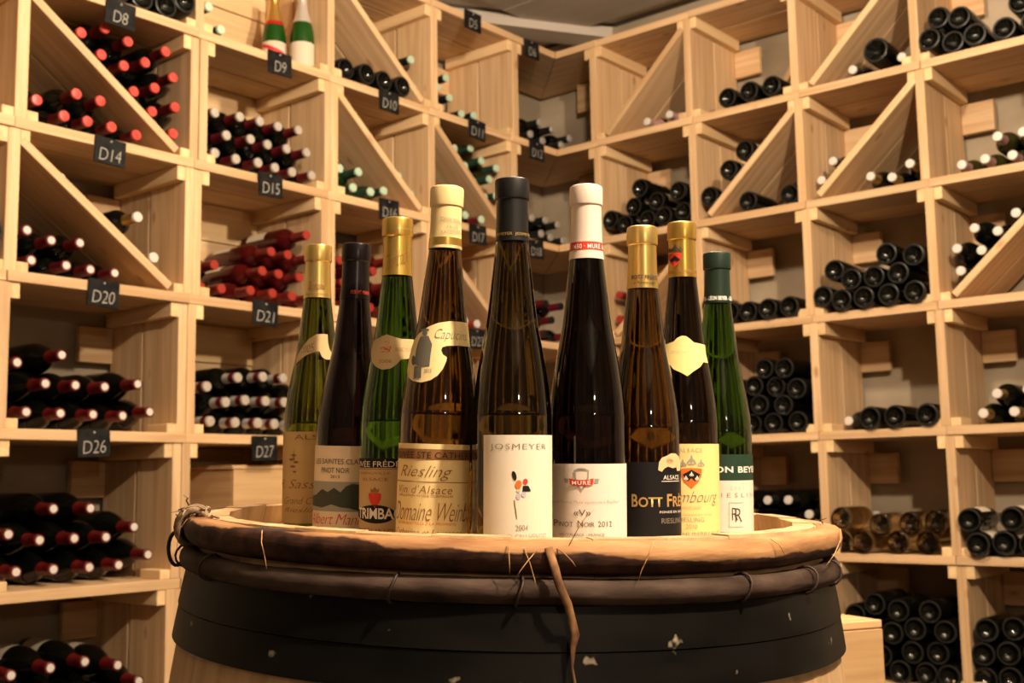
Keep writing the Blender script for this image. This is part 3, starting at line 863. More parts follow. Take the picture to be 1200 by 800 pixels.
# ------------------------------------------------------------------ barrel
BMW = Matrix.Translation(EYE) @ MB3.to_4x4() @ Matrix.Translation((0.003, BAR_D, -RIM_E - BAR_H))
M['stave'] = wood('oak_stave', (0.42, 0.26, 0.13), (0.64, 0.44, 0.24), (0.24, 0.13, 0.06), 0.6, 0.12, (40, 40, 2.5))
M['head'] = wood('oak_head', (0.50, 0.34, 0.18), (0.66, 0.48, 0.28), (0.28, 0.16, 0.08), 0.6, 0.14, (2.5, 40, 40))
M['iron'] = noisy(mat('black_painted_iron', (0.012, 0.012, 0.012), 0.42, spec=0.10), (0.003, 0.003, 0.0026), (0.009, 0.008, 0.007), (9, 9, 25), 5, 0.3, 0.7, 0.25, c3=(0.30, 0.25, 0.18), s3=34, thr3=0.70)
M['rattan'] = noisy(mat('rattan', (0.45, 0.24, 0.10), 0.6, spec=0.2), (0.20, 0.09, 0.04), (0.60, 0.36, 0.16), (90, 90, 90), 3)
M['bark'] = noisy(mat('hoop_bark', (0.10, 0.06, 0.045), 0.75, spec=0.15), (0.022, 0.013, 0.009), (0.085, 0.056, 0.042), (22, 22, 60), 6, 0.3, 0.7, 0.6)
M['strip'] = noisy(mat('torn_strip', (0.2, 0.1, 0.05), 0.65, spec=0.2), (0.08, 0.035, 0.018), (0.30, 0.16, 0.07), (70, 70, 40), 4)
M['tie'] = noisy(mat('old_withy', (0.3, 0.2, 0.12), 0.7, spec=0.2), (0.14, 0.085, 0.05), (0.42, 0.30, 0.19), (80, 80, 80), 4)
M['bark_wrap'] = mat('dark_binding', (0.03, 0.014, 0.01), 0.6)


def split_rod_material():
    """split hazel rod: pale wood above, dark reddish bark below, the bark line uneven and higher on one side"""
    m = noisy(mat('split_rod', (0.6, 0.38, 0.18), 0.65, spec=0.2), (0.20, 0.088, 0.035), (0.46, 0.255, 0.115), (14, 14, 70), 6, 0.3, 0.68, 0.7)
    b = m.node_tree.nodes['Principled BSDF']; src = b.inputs['Base Color'].links[0].from_socket
    tc = N(m, 'ShaderNodeTexCoord'); sep = N(m, 'ShaderNodeSeparateXYZ'); L(m, tc.outputs['Object'], sep.inputs[0])
    nz = N(m, 'ShaderNodeTexNoise'); nz.inputs['Scale'].default_value = 24; nz.inputs['Detail'].default_value = 6; L(m, tc.outputs['Object'], nz.inputs['Vector'])
    big = N(m, 'ShaderNodeTexNoise'); big.inputs['Scale'].default_value = 5; L(m, tc.outputs['Object'], big.inputs['Vector'])
    mr = N(m, 'ShaderNodeMapRange'); mr.inputs['From Min'].default_value = -0.22; mr.inputs['From Max'].default_value = 0.20
    mr.inputs['To Min'].default_value = 0.0125; mr.inputs['To Max'].default_value = -0.0045
    L(m, sep.outputs['X'], mr.inputs['Value'])
    a1 = N(m, 'ShaderNodeMath', operation='MULTIPLY_ADD'); a1.inputs[1].default_value = 0.014; L(m, nz.outputs['Fac'], a1.inputs[0]); a1.inputs[2].default_value = -0.007
    a2 = N(m, 'ShaderNodeMath', operation='MULTIPLY_ADD'); a2.inputs[1].default_value = 0.012; L(m, big.outputs['Fac'], a2.inputs[0]); L(m, a1.outputs[0], a2.inputs[2])
    a3 = N(m, 'ShaderNodeMath', operation='ADD'); L(m, mr.outputs[0], a3.inputs[0]); L(m, a2.outputs[0], a3.inputs[1])
    a4 = N(m, 'ShaderNodeMath', operation='SUBTRACT'); a4.inputs[1].default_value = 0.006; L(m, a3.outputs[0], a4.inputs[0])
    lt = N(m, 'ShaderNodeMath', operation='SUBTRACT'); L(m, a4.outputs[0], lt.inputs[0]); L(m, sep.outputs['Z'], lt.inputs[1])
    sm = N(m, 'ShaderNodeMapRange'); sm.inputs['From Min'].default_value = -0.0006; sm.inputs['From Max'].default_value = 0.0012; L(m, lt.outputs[0], sm.inputs['Value'])
    bk = N(m, 'ShaderNodeTexNoise'); bk.inputs['Scale'].default_value = 60; bk.inputs['Detail'].default_value = 4; L(m, tc.outputs['Object'], bk.inputs['Vector'])
    br = N(m, 'ShaderNodeValToRGB'); br.color_ramp.elements[0].color = (0.020, 0.010, 0.007, 1); br.color_ramp.elements[0].position = 0.35
    br.color_ramp.elements[1].color = (0.075, 0.032, 0.020, 1); br.color_ramp.elements[1].position = 0.7
    L(m, bk.outputs['Fac'], br.inputs['Fac'])
    mx = N(m, 'ShaderNodeMix', data_type='RGBA'); L(m, sm.outputs[0], mx.inputs['Factor']); L(m, src, mx.inputs[6]); L(m, br.outputs['Color'], mx.inputs[7])
    L(m, mx.outputs[2], b.inputs['Base Color'])
    return m


M['rod'] = split_rod_material()
barrel = empty('wine_barrel', BMW, 'old wooden barrel with black iron bands and bark hoops, serving as a bottle stand', 'barrel')


def bar_r(z):
    """outer stave radius at height z above the barrel's foot"""
    t = (z - BAR_H / 2) / (BAR_H / 2)
    return 0.392 - 0.050 * (abs(t) ** 2.2)


NS = 30
bm = bmesh.new(); half = math.pi / NS * 0.993; zz = [BAR_H * i / 22 for i in range(23)]; rows = []
for z in zz:
    ro = bar_r(z); ri = ro - 0.022
    rows.append([bm.verts.new((r * math.cos(a), r * math.sin(a), z)) for r, a in ((ro, -half), (ro + 0.0006, 0), (ro, half), (ri, half), (ri, -half))])
for A, B in zip(rows[:-1], rows[1:]):
    for k in range(5): bm.faces.new((A[k], A[(k + 1) % 5], B[(k + 1) % 5], B[k]))
bm.faces.new(rows[0][::-1]); bm.faces.new(rows[-1])
bmesh.ops.recalc_face_normals(bm, faces=bm.faces)
st_me = mesh_from(bm, 'stave', M['stave'])
for k in range(NS):
    child('stave', st_me, barrel, BMW @ Matrix.Rotation(2 * math.pi * k / NS, 4, 'Z') @ Matrix.Translation((0, 0, RND.uniform(-0.0015, 0.0015))))
# head: seven boards let into the staves below the rim
ZH = BAR_H - (HEAD_E - RIM_E)
rh = bar_r(ZH) - 0.021
nb = 7
for k in range(nb):
    y0 = -rh + 2 * rh * k / nb + 0.0008; y1 = -rh + 2 * rh * (k + 1) / nb - 0.0008
    pts = []
    for i in range(9):
        y = y0 + (y1 - y0) * i / 8; pts.append((math.sqrt(max(1e-6, rh * rh - y * y)), y))
    pts += [(-x, y) for x, y in pts[::-1]]
    child('head_board', prism(pts, -0.022, 0.0, 'head_board', M['head']), barrel, BMW @ Matrix.Rotation(0.35, 4, 'Z') @ Matrix.Translation((0, 0, ZH)))


def band(z0, z1, out0, name, m, bulge=0.0):
    prof = []
    n = 8
    for i in range(n + 1):
        z = z0 + (z1 - z0) * i / n
        prof.append((bar_r(z) + out0 + bulge * (1 - (2 * i / n - 1) ** 2), z))
    prof = [(bar_r(z0) - 0.001, z0)] + prof + [(bar_r(z1) - 0.001, z1)]
    return lathe(prof, 96, name, m)


child('iron_band', band(BAR_H - 0.093, BAR_H - 0.056, 0.0075, 'iron_band', M['iron']), barrel)
child('iron_band', band(BAR_H - 0.128, BAR_H - 0.094, 0.0065, 'iron_band', M['iron']), barrel)
for z0, z1 in ((0.055, 0.10), (0.101, 0.144), (0.27, 0.31), (0.64, 0.68)):
    child('iron_band', band(z0, z1, 0.004, 'iron_band', M['iron']), barrel)


def rod(rc, zc, rr, rz, seed, m, a0=0.0, a1=2 * math.pi, wob=0.0025, flat_top=False):
    rnd = random.Random(seed); n = 144; seg = 14; bm = bmesh.new(); rings = []
    ph = [rnd.uniform(0, 6.28) for _ in range(6)]
    full = abs(a1 - a0 - 2 * math.pi) < 1e-6
    for i in range(n if full else n + 1):
        a = a0 + (a1 - a0) * i / n
        w1 = sum(math.sin((k + 2) * a + ph[k]) for k in range(4)) / 4
        w2 = sum(math.sin((3 * k + 5) * a + ph[k + 2]) for k in range(4)) / 4
        ring = []
        for k in range(seg):
            t = 2 * math.pi * k / seg
            x = rr * math.cos(t) * (1 + 0.10 * w2); z = rz * math.sin(t) * (1 + 0.08 * w1) + wob * w1
            if flat_top: z = min(z, rz * 0.72 + 0.0012 * w2)
            R_ = rc + x + 0.0022 * w2
            ring.append(bm.verts.new((R_ * math.cos(a), R_ * math.sin(a), z + rnd.uniform(-0.0004, 0.0004))))
        rings.append(ring)
    m_ = len(rings)
    for i in range(m_ if full else m_ - 1):
        A, B = rings[i], rings[(i + 1) % m_]
        for k in range(seg): bm.faces.new((A[k], A[(k + 1) % seg], B[(k + 1) % seg], B[k]))
    if not full: bm.faces.new(rings[0][::-1]); bm.faces.new(rings[-1])
    bmesh.ops.recalc_face_normals(bm, faces=bm.faces)
    return mesh_from(bm, 'wooden_hoop', m, True)


upper_z = BAR_H - 0.0135
upper = child('wooden_hoop', rod(0.3535, 0, 0.0145, 0.0165, 3, M['rod'], flat_top=True), barrel, BMW @ Matrix.Translation((0, 0, upper_z)))
upper['label'] = 'split rod hoop, pale wood above and dark bark below'
lower = child('wooden_hoop', rod(0.358, 0, 0.0115, 0.0115, 8, M['bark'], wob=0.0018), barrel, BMW @ Matrix.Translation((0, 0, BAR_H - 0.0445)))
lower['label'] = 'round hoop with grey brown bark'


def bpt(ang, r, z):
    """point on the barrel: angle from the side that faces the camera, positive to the right"""
    return Vector((r * math.sin(ang), -r * math.cos(ang), z))


# thin bindings around the lower hoop
for ang in (-0.95, -0.28, 0.02, 0.62, 0.92, 1.15, -1.3):
    pts = []
    for i in range(14):
        t = 2 * math.pi * i / 14
        pts.append(bpt(ang + 0.006 * math.sin(t) + 0.004 * math.sin(2 * t), 0.3605 + 0.0128 * math.cos(t), BAR_H - 0.0445 + 0.0128 * math.sin(t)))
    child('rattan_binding', tube(pts, 0.0013, 6, 'rattan_binding', M['bark_wrap'], True), barrel)
# torn strip that hangs down the front
hang = [bpt(0.085, 0.368, BAR_H - 0.006), bpt(0.098, 0.374, BAR_H - 0.022), bpt(0.108, 0.377, BAR_H - 0.036), bpt(0.128, 0.378, BAR_H - 0.052), bpt(0.140, 0.373, BAR_H - 0.066),
        bpt(0.148, 0.374, BAR_H - 0.078), bpt(0.142, 0.375, BAR_H - 0.088), bpt(0.140, 0.377, BAR_H - 0.104), bpt(0.150, 0.381, BAR_H - 0.125), bpt(0.152, 0.384, BAR_H - 0.15)]
child('rattan_strip', tube(hang, [0.0036, 0.0038, 0.0036, 0.0036, 0.0036, 0.0038, 0.0026, 0.0012, 0.0009, 0.0006], 8, 'rattan_strip', M['strip'], flat=0.5), barrel)
# loose fibres on the rods
rf = random.Random(5)
for k in range(8):
    a = rf.uniform(-1.2, 1.3) if k > 3 else rf.uniform(-0.12, 0.12)
    b0 = bpt(a, 0.366, BAR_H - rf.uniform(0.0, 0.010)); da = rf.uniform(-0.05, 0.05); l_ = rf.uniform(0.012, 0.036)
    pts = [b0, bpt(a + da * 0.4, 0.3725, b0.z - l_ * 0.3), bpt(a + da * 0.8, 0.374, b0.z - l_ * 0.7), bpt(a + da, 0.3745, b0.z - l_)]
    child('loose_fibre', tube(pts, [0.00055, 0.0005, 0.0004, 0.0002], 5, 'loose_fibre', M['rattan']), barrel)
child('loose_fibre', tube([bpt(0.135, 0.365, BAR_H - 0.004), bpt(0.155, 0.366, BAR_H + 0.010), bpt(0.17, 0.365, BAR_H + 0.018), bpt(0.195, 0.362, BAR_H + 0.026)], [0.00045, 0.0004, 0.0003, 0.0002], 5, 'loose_fibre', M['rattan']), barrel)
child('loose_fibre', tube([bpt(1.0, 0.371, BAR_H - 0.032), bpt(1.06, 0.373, BAR_H - 0.022), bpt(1.14, 0.373, BAR_H - 0.010), bpt(1.2, 0.370, BAR_H)], [0.0005] * 4, 5, 'loose_fibre', M['rattan']), barrel)
# frayed knots where the rods are tied, at both flanks
for ang, n, sgn in ((-1.30, 30, -1), (1.45, 7, 1)):
    for k in range(n):
        a = ang + rf.gauss(0, 0.09 if sgn < 0 else 0.03); z = BAR_H + rf.uniform(-0.008, 0.006); r0 = rf.uniform(0.340, 0.370)
        d = rf.uniform(0.008, 0.024); th = rf.uniform(-0.5, 0.7) + (math.pi if rf.random() < 0.5 else 0)
        pts = [bpt(a, r0, z)]
        for q in range(1, 5):
            pts.append(bpt(a + math.cos(th) * d * q / 4 / 0.36, r0 + rf.uniform(-0.001, 0.003) * q, z + math.sin(th) * d * q / 4 + rf.uniform(-0.002, 0.002)))
        w_ = 1.0 if sgn < 0 else 0.6
        child('frayed_tie', tube(pts, [0.0014 * w_, 0.0013 * w_, 0.0011 * w_, 0.0008 * w_, 0.0004 * w_], 5, 'frayed_tie', M['tie'] if k % 3 else M['bark']), barrel)
# knotted wrap and loose ring of rattan on the flank
for j in range(7):
    pts = []
    a = -1.44 + 0.033 * j
    for i in range(16):
        t = 2 * math.pi * i / 16
        pts.append(bpt(a + 0.02 * math.sin(t), 0.356 + 0.0175 * math.cos(t), BAR_H - 0.014 + 0.0195 * math.sin(t)))
    child('rattan_binding', tube(pts, 0.0034, 7, 'rattan_binding', M['bark'] if j % 3 == 1 else M['tie'], True), barrel)
pts = []
for i in range(18):
    t = 2 * math.pi * i / 18
    pts.append(bpt(-1.40 + 0.010 * math.sin(t), 0.374 + 0.009 * math.cos(t), BAR_H - 0.040 + 0.019 * math.sin(t)))
child('rattan_ring', tube(pts, 0.0022, 7, 'rattan_ring', M['bark_wrap'], True), barrel)

# ------------------------------------------------------------------ the nine display bottles
EHB = HEAD_E
M['f_green'] = mat('wine_green_glass', (0.05, 0.165, 0.008), 0.0, trans=1.0, ior=1.36, coat=0.4)
M['f_yellowgreen'] = mat('wine_yellow_green_glass', (0.115, 0.16, 0.012), 0.0, trans=1.0, ior=1.36, coat=0.4)
M['f_amber'] = mat('wine_amber_glass', (0.145, 0.080, 0.013), 0.0, trans=1.0, ior=1.36, coat=0.4)
M['f_olive'] = mat('wine_olive_glass', (0.080, 0.058, 0.013), 0.0, trans=1.0, ior=1.36, coat=0.4)
M['f_dark'] = mat('wine_dark_glass', (0.030, 0.017, 0.010), 0.0, trans=1.0, ior=1.36, coat=0.4)
M['f_black'] = mat('wine_black_glass', (0.012, 0.005, 0.007), 0.0, trans=1.0, ior=1.36, coat=0.4)
M['gold'] = noisy(mat('gold_foil', (0.75, 0.52, 0.16), 0.30, 0.85), (0.68, 0.45, 0.12), (0.82, 0.60, 0.22), (40, 40, 8), 3)
M['gold_deep'] = noisy(mat('deep_gold_foil', (0.68, 0.42, 0.08), 0.28, 0.85), (0.60, 0.36, 0.06), (0.76, 0.50, 0.12), (40, 40, 8), 3)
M['cap_cream'] = mat('cream_foil', (0.82, 0.63, 0.30), 0.35)
M['cap_black'] = mat('matt_black_foil', (0.009, 0.009, 0.009), 0.42, spec=0.35)
M['cap_gloss'] = mat('black_foil', (0.006, 0.004, 0.005), 0.25, spec=0.35)
M['cap_pink'] = mat('pale_foil', (0.80, 0.65, 0.55), 0.38)
M['cap_green'] = mat('dark_green_foil', (0.012, 0.026, 0.017), 0.40, spec=0.35)
INK = {}


def ink(name, c, rough=0.6, metal=0.0):
    if name not in INK: INK[name] = mat('print_' + name, c, rough, metal, spec=0.2)
    return INK[name]


PAP = {
    'cream': mat('cream_label', (0.78, 0.71, 0.58), 0.6, spec=0.2), 'white': mat('white_label', (0.78, 0.70, 0.62), 0.6, spec=0.2),
    'black': mat('black_label', (0.010, 0.010, 0.011), 0.5, spec=0.2), 'yellow': mat('yellow_label', (0.84, 0.66, 0.27), 0.6, spec=0.2),
    'pinkwhite': mat('pinkish_label', (0.80, 0.69, 0.59), 0.6, spec=0.2), 'tan': mat('tan_label', (0.56, 0.40, 0.20), 0.55, spec=0.2),
    'beige': mat('beige_label', (0.80, 0.66, 0.48), 0.6, spec=0.2), 'straw': mat('straw_label', (0.85, 0.68, 0.34), 0.6, spec=0.2),
    'tan2': mat('ochre_label', (0.60, 0.42, 0.19), 0.55, spec=0.2),
}
INK_D = ink('dark', (0.07, 0.055, 0.045)); INK_G = ink('grey', (0.22, 0.19, 0.16)); INK_R = ink('red', (0.62, 0.05, 0.03)); INK_B = ink('black', (0.012, 0.012, 0.012))
INK_GOLD = ink('gold', (0.62, 0.40, 0.14), 0.35, 0.4); INK_W = ink('white', (0.85, 0.80, 0.72)); INK_BR = ink('brown', (0.26, 0.13, 0.05)); INK_OR = ink('orange', (0.70, 0.16, 0.03))
INK_GR = ink('green', (0.018, 0.045, 0.028)); INK_LIL = ink('lilac', (0.50, 0.46, 0.58)); INK_PK = ink('pale', (0.72, 0.52, 0.36)); INK_MT = ink('mountain', (0.055, 0.065, 0.05)); INK_HZ = ink('haze', (0.34, 0.33, 0.27))

FLUTE = [(0, 0.010), (0.012, 0.008), (0.026, 0.003), (0.0300, 0.0), (0.0345, 0.0006), (0.0370, 0.0040), (0.0379, 0.0085), (0.0380, 0.015), (0.0380, 0.1215), (0.0376, 0.133), (0.0367, 0.147), (0.0348, 0.163), (0.0322, 0.180), (0.0284, 0.201), (0.0248, 0.2205), (0.0222, 0.241), (0.0200, 0.2614), (0.0176, 0.282), (0.0156, 0.302), (0.0149, 0.320), (0.0146, 0.340), (0.0146, 0.352), (0, 0.352)]


class Flute:
    """a slender display bottle at barrel-head position given by the photograph's base centre x, its distance d and its top y"""

    def __init__(self, xb, d, ytop, ycap, glass, cap, label, lean=0.0, rscale=1.0):
        self.d = d; self.xb = xb; self.R = 0.038 * rscale
        self.Ht = (523 - ytop - (xb - 600) * ROLL_B) / F * d + EHB
        self.yoff = (xb - 600) * ROLL_B
        X = ((xb - 600) - 150 * ROLL_B) / F * d
        lean = lean + ROLL_B
        self.hw = self.R / d * F
        k = (self.Ht - 0.009) / 0.352
        self.prof = [(r * rscale, z * k) for r, z in FLUTE]
        th = -math.atan2(X, d)
        loc = Matrix.Translation((X, d, -EHB + 0.0004 + 0.030 * abs(lean))) @ Matrix.Rotation(lean, 4, 'Y') @ Matrix.Rotation(th, 4, 'Z')
        self.lean = lean
        mw = Matrix.Translation(EYE) @ MB3.to_4x4() @ loc
        self.root = empty('wine_bottle', mw, label, 'bottle', 'display bottles on the barrel')
        # keep profile smooth: resample with a Catmull-Rom through the shoulder points
        body = self.prof[:8]; sh = self.prof[7:-1]; fine = []
        for i in range(len(sh) - 1):
            p0, p1, p2, p3 = sh[max(i - 1, 0)], sh[i], sh[i + 1], sh[min(i + 2, len(sh) - 1)]
            for q in range(4):
                t = q / 4
                f = lambda a, b, c, e: 0.5 * (2 * b + (c - a) * t + (2 * a - 5 * b + 4 * c - e) * t * t + (3 * b - a - 3 * c + e) * t ** 3)
                fine.append((f(p0[0], p1[0], p2[0], p3[0]), f(p0[1], p1[1], p2[1], p3[1])))
        fine.append(sh[-1])
        self.prof = self.prof[:7] + fine + [self.prof[-1]]
        child('glass_body', lathe(self.prof, 72, 'glass_body', M[glass]), self.root)
        zc = self.z(ycap); self.zcap = zc; top_ = self.Ht; zl = top_ - 0.020
        e = 0.0007
        cp = [(self.r(zc) - 0.001, zc), (self.r(zc) + e, zc)] + [(self.r(zc + (zl - zc) * i / 8) + e, zc + (zl - zc) * i / 8) for i in range(1, 9)]
        rl = self.r(zl) + e
        cp = [c for c in cp if c[1] < zl - 0.001] + [(rl, zl - 0.0012), (rl + 0.0013, zl), (rl + 0.0015, zl + 0.0012), (rl + 0.0015, top_ - 0.003), (rl + 0.0009, top_ - 0.0009), (rl - 0.0008, top_), (0.009, top_ - 0.0006), (0, top_ - 0.0006)]
        self.cap = child('capsule', lathe(cp, 64, 'capsule', M[cap]), self.root)
        self.parts = 0

    def z(self, y): return max(0.0088, (523 - y - self.yoff) / F * (self.d - 0.02) + EHB)

    def r(self, z):
        pts = [(r, zz) for r, zz in self.prof[3:] if r > 0]
        for (r0, z0), (r1, z1) in zip(pts[:-1], pts[1:]):
            if z0 <= z <= z1 and z1 > z0: return r0 + (r1 - r0) * (z - z0) / (z1 - z0)
        return pts[-1][0]

    def xc(self, y): return self.xb + (self.lean - ROLL_B - (self.xb - 600) / 15400.0) * (650 - y)

    def ang(self, x, y):
        """angle round the bottle of a photograph pixel"""
        hw = self.r(self.z(y)) / self.d * F
        return math.asin(max(-1, min(1, (x - self.xc(y)) / hw)))

    def wrap(self, polys, name, m, parent, off=0.0005, rref=None, cap=False):
        """polys: lists of (angle*rref, z) outlines (or (verts, faces)); laid on the bottle's surface"""
        rr = rref or self.R
        tris = []
        for p in polys:
            if isinstance(p, tuple):
                for f in p[1]:
                    pts = [p[0][i] for i in f]
                    for i in range(1, len(pts) - 1): tris.append([pts[0], pts[i], pts[i + 1]])
            else:
                for t in tessellate_polygon([[Vector((u, v, 0)) for u, v in p]]):
                    tris.append([p[i] for i in t])

        def split(polys_, ax, step):
            out = []
            for q in polys_:
                lo_ = min(c[ax] for c in q); hi_ = max(c[ax] for c in q)
                k0 = math.floor(lo_ / step); k1 = math.floor((hi_ - 1e-9) / step)
                if k1 <= k0: out.append(q); continue
                rest = q
                for k in range(k0 + 1, k1 + 1):
                    c = k * step; below, above = [], []
                    for i in range(len(rest)):
                        p0, p1 = rest[i], rest[(i + 1) % len(rest)]
                        if p0[ax] <= c: below.append(p0)
                        if p0[ax] >= c: above.append(p0)
                        if (p0[ax] - c) * (p1[ax] - c) < 0:
                            t = (c - p0[ax]) / (p1[ax] - p0[ax]); m_ = (p0[0] + (p1[0] - p0[0]) * t, p0[1] + (p1[1] - p0[1]) * t)
                            below.append(m_); above.append(m_)
                    if len(below) > 2: out.append(below)
                    rest = above
                    if len(rest) < 3: break
                if len(rest) > 2: out.append(rest)
            return out

        fine = split(tris, 0, 0.0026)
        if max(c[1] for q in tris for c in q) > 0.10: fine = split(fine, 1, 0.005)
        bm = bmesh.new()
        for q in fine:
            vv = []
            for u, z in q:
                a = u / rr; R_ = self.r(z) + off + (0.0008 if cap else 0)
                vv.append(bm.verts.new((R_ * math.sin(a), -R_ * math.cos(a), z)))
            try: bm.faces.new(vv)
            except ValueError: pass
        bmesh.ops.remove_doubles(bm, verts=bm.verts, dist=1e-6)
        bmesh.ops.recalc_face_normals(bm, faces=bm.faces)
        for f in bm.faces:
            c = f.calc_center_median(); f.normal_update()
            if f.normal.x * c.x + f.normal.y * c.y < 0: f.normal_flip()
        return child(name, mesh_from(bm, name, m, True), parent)

    def rect(self, a0, a1, y0, y1, m, parent=None, name='front_label', off=0.0005):
        return self.wrap([[(a0 * self.R, self.z(y1)), (a1 * self.R, self.z(y1)), (a1 * self.R, self.z(y0)), (a0 * self.R, self.z(y0))]], name, m, parent or self.root, off)

    def text(self, items, parent, m, name='lettering', off=0.0009, cap=False):
        """items: (text, a0, a1, y0, y1, shear, bold, space, slope)"""
        for it in items:
            t, a0, a1, y0, y1 = it[:5]; sh = it[5] if len(it) > 5 else 0; bo = it[6] if len(it) > 6 else 0; sp = it[7] if len(it) > 7 else 1; sl = it[8] if len(it) > 8 else 0
            vs_, fs = text2d(t, sh, bo, sp)
            za, zb = self.z(y1), self.z(y0)
            self.wrap([([((a0 + (a1 - a0) * x) * self.R, za + (zb - za) * y + sl * (x - 0.5)) for x, y in vs_], fs)], name, m, parent, off, cap=cap)

    def pix(self, polys, m, parent, name='emblem', off=0.0009):
        """outlines in photograph pixels"""
        out = []
        for p in polys:
            out.append([(self.ang(x, y) * self.R, self.z(y)) for x, y in p][::1])
        return self.wrap(out, name, m, parent, off)


def ell(cx, cy, rx, ry, n=14, rot=0.0):
    return [(cx + rx * math.cos(2 * math.pi * i / n) * math.cos(rot) - ry * math.sin(2 * math.pi * i / n) * math.sin(rot), cy + rx * math.cos(2 * math.pi * i / n) * math.sin(rot) + ry * math.sin(2 * math.pi * i / n) * math.cos(rot)) for i in range(n)]


def fleur(cx, cy, s):
    """small three-petalled lily"""
    return [ell(cx, cy - 0.2 * s, 0.16 * s, 0.62 * s, 10), ell(cx - 0.34 * s, cy, 0.13 * s, 0.45 * s, 8, 0.6), ell(cx + 0.34 * s, cy, 0.13 * s, 0.45 * s, 8, -0.6),
            [(cx - 0.4 * s, cy + 0.3 * s), (cx + 0.4 * s, cy + 0.3 * s), (cx + 0.4 * s, cy + 0.45 * s), (cx - 0.4 * s, cy + 0.45 * s)]]


def shield(cx, y0, w_, h_):
    return [(cx - w_ / 2, y0), (cx - w_ / 4, y0 - 0.03 * h_), (cx, y0 - 0.04 * h_), (cx + w_ / 4, y0 - 0.03 * h_), (cx + w_ / 2, y0), (cx + w_ * 0.48, y0 + 0.35 * h_), (cx + w_ * 0.34, y0 + 0.68 * h_), (cx, y0 + h_), (cx - w_ * 0.34, y0 + 0.68 * h_), (cx - w_ * 0.48, y0 + 0.35 * h_)]


# --- 5: tall bottle at the point of the row, cream label
b = Flute(602, 1.124, 208, 279, 'f_olive', 'cap_black', 'tallest dark olive bottle with black capsule and cream label with a coloured figure')
A = b.ang
l = b.rect(A(570, 560), A(647, 560) + 0.08, 511, 648, PAP['cream'])
b.text([('JOSMEYER', A(578, 525), A(639.5, 525), 521, 529.5, 0, -0.012, 1.15), ('2004', A(606, 617), A(619.5, 617), 613.5, 620, 0, -0.01),
        ('GRAND CRU HENGST', A(580, 627), A(640, 627), 624, 630.5, 0, -0.02, 1.05), ('ALSACE', A(597, 640), A(626, 640), 637, 642)], l, INK_G)
b.pix([ell(604.5, 557.5, 2.4, 5.6, 12, -0.25), [(614, 569), (620, 569), (622.5, 574), (622.5, 575.6), (613.5, 575.4)]], INK_B, l)
b.pix([ell(609, 567.5, 3.6, 5, 12, 0.2)], INK_OR, l); b.pix([ell(616.8, 564.3, 2.7, 3.4)], INK_R, l)
b.pix([ell(609, 581, 2.6, 3.6), ell(615, 579, 2.6, 3.2)], INK_LIL, l); b.pix([ell(609, 574.5, 2.2, 2)], INK_PK, l)
b.pix([[(604, 585), (605, 585), (607.8, 606.5), (606.8, 606.5)]], INK_BR, l)
b.text([('JOSMEYER  JOSMEYER', -1.25, 1.45, 270.0, 274.5, 0, 0.0, 1.1)], b.cap, INK_GOLD, cap=True)

# --- 6: pale pink capsule, white label
b = Flute(690, 1.174, 216, 301, 'f_black', 'cap_pink', 'black bottle with pale pink capsule, red band and white label')
A = b.ang
l = b.rect(-1.28, A(734, 580) - 0.02, 544, 650, PAP['white'])
b.text([('P', A(652, 612), A(656.5, 612), 608.4, 615.6), ('INOT', A(657.5, 612), A(673.5, 612), 610.2, 615.6, 0, -0.005), ('N', A(678.5, 612), A(684.5, 612), 608.4, 615.6), ('OIR', A(685.5, 612), A(697, 612), 610.2, 615.6, 0, -0.005), ('2012', A(701, 612), A(716, 612), 609.4, 615.6, 0, -0.005, 1.1), ('«V»', A(674, 599), A(693, 599), 596, 603)], l, INK_D)
b.text([('Veronique & Thomas Mure vignerons a Rouffach', A(646, 588), A(724, 588), 585.6, 590.4, 0.35, -0.02), ('VIN D\'ALSACE - FRANCE', A(658, 625), A(708, 625), 623, 626)], l, INK_G)
b.pix([shield(682.5, 551, 17, 25)], INK_HZ, l); b.pix([shield(682.5, 553.5, 12.5, 19)], PAP['white'], l, off=0.0011)
b.pix([[(663, 561), (668, 561), (668, 566), (664, 566)], [(697, 561), (702, 561), (701, 566), (697, 566)], ell(682.5, 550.5, 6, 1.6)], INK_HZ, l)
b.pix([[(669, 560.5), (675, 562), (682, 562.4), (690, 562), (696, 560.5), (695.2, 567.6), (689, 568.8), (682, 569.2), (675, 568.8), (669.8, 567.6)]], INK_R, l, off=0.0013)
b.text([('MURÉ', A(672.5, 565), A(692.5, 565), 562.4, 567.8, 0, 0.02, 1.2)], l, INK_W, off=0.0017)
za, zb = b.z(291), b.z(281); rr_ = b.r((za + zb) / 2)
band_ = b.wrap([[(-3.0 * b.R, za), (3.0 * b.R, za), (3.0 * b.R, zb), (-3.0 * b.R, zb)]], 'red_band', INK_R, b.cap, 0.0009)
b.text([('MURÉ 1650 · MURÉ 1650 ·', -1.9, 1.9, 282.5, 289.5, 0, 0.01, 1.1)], band_, INK_W, off=0.0013)

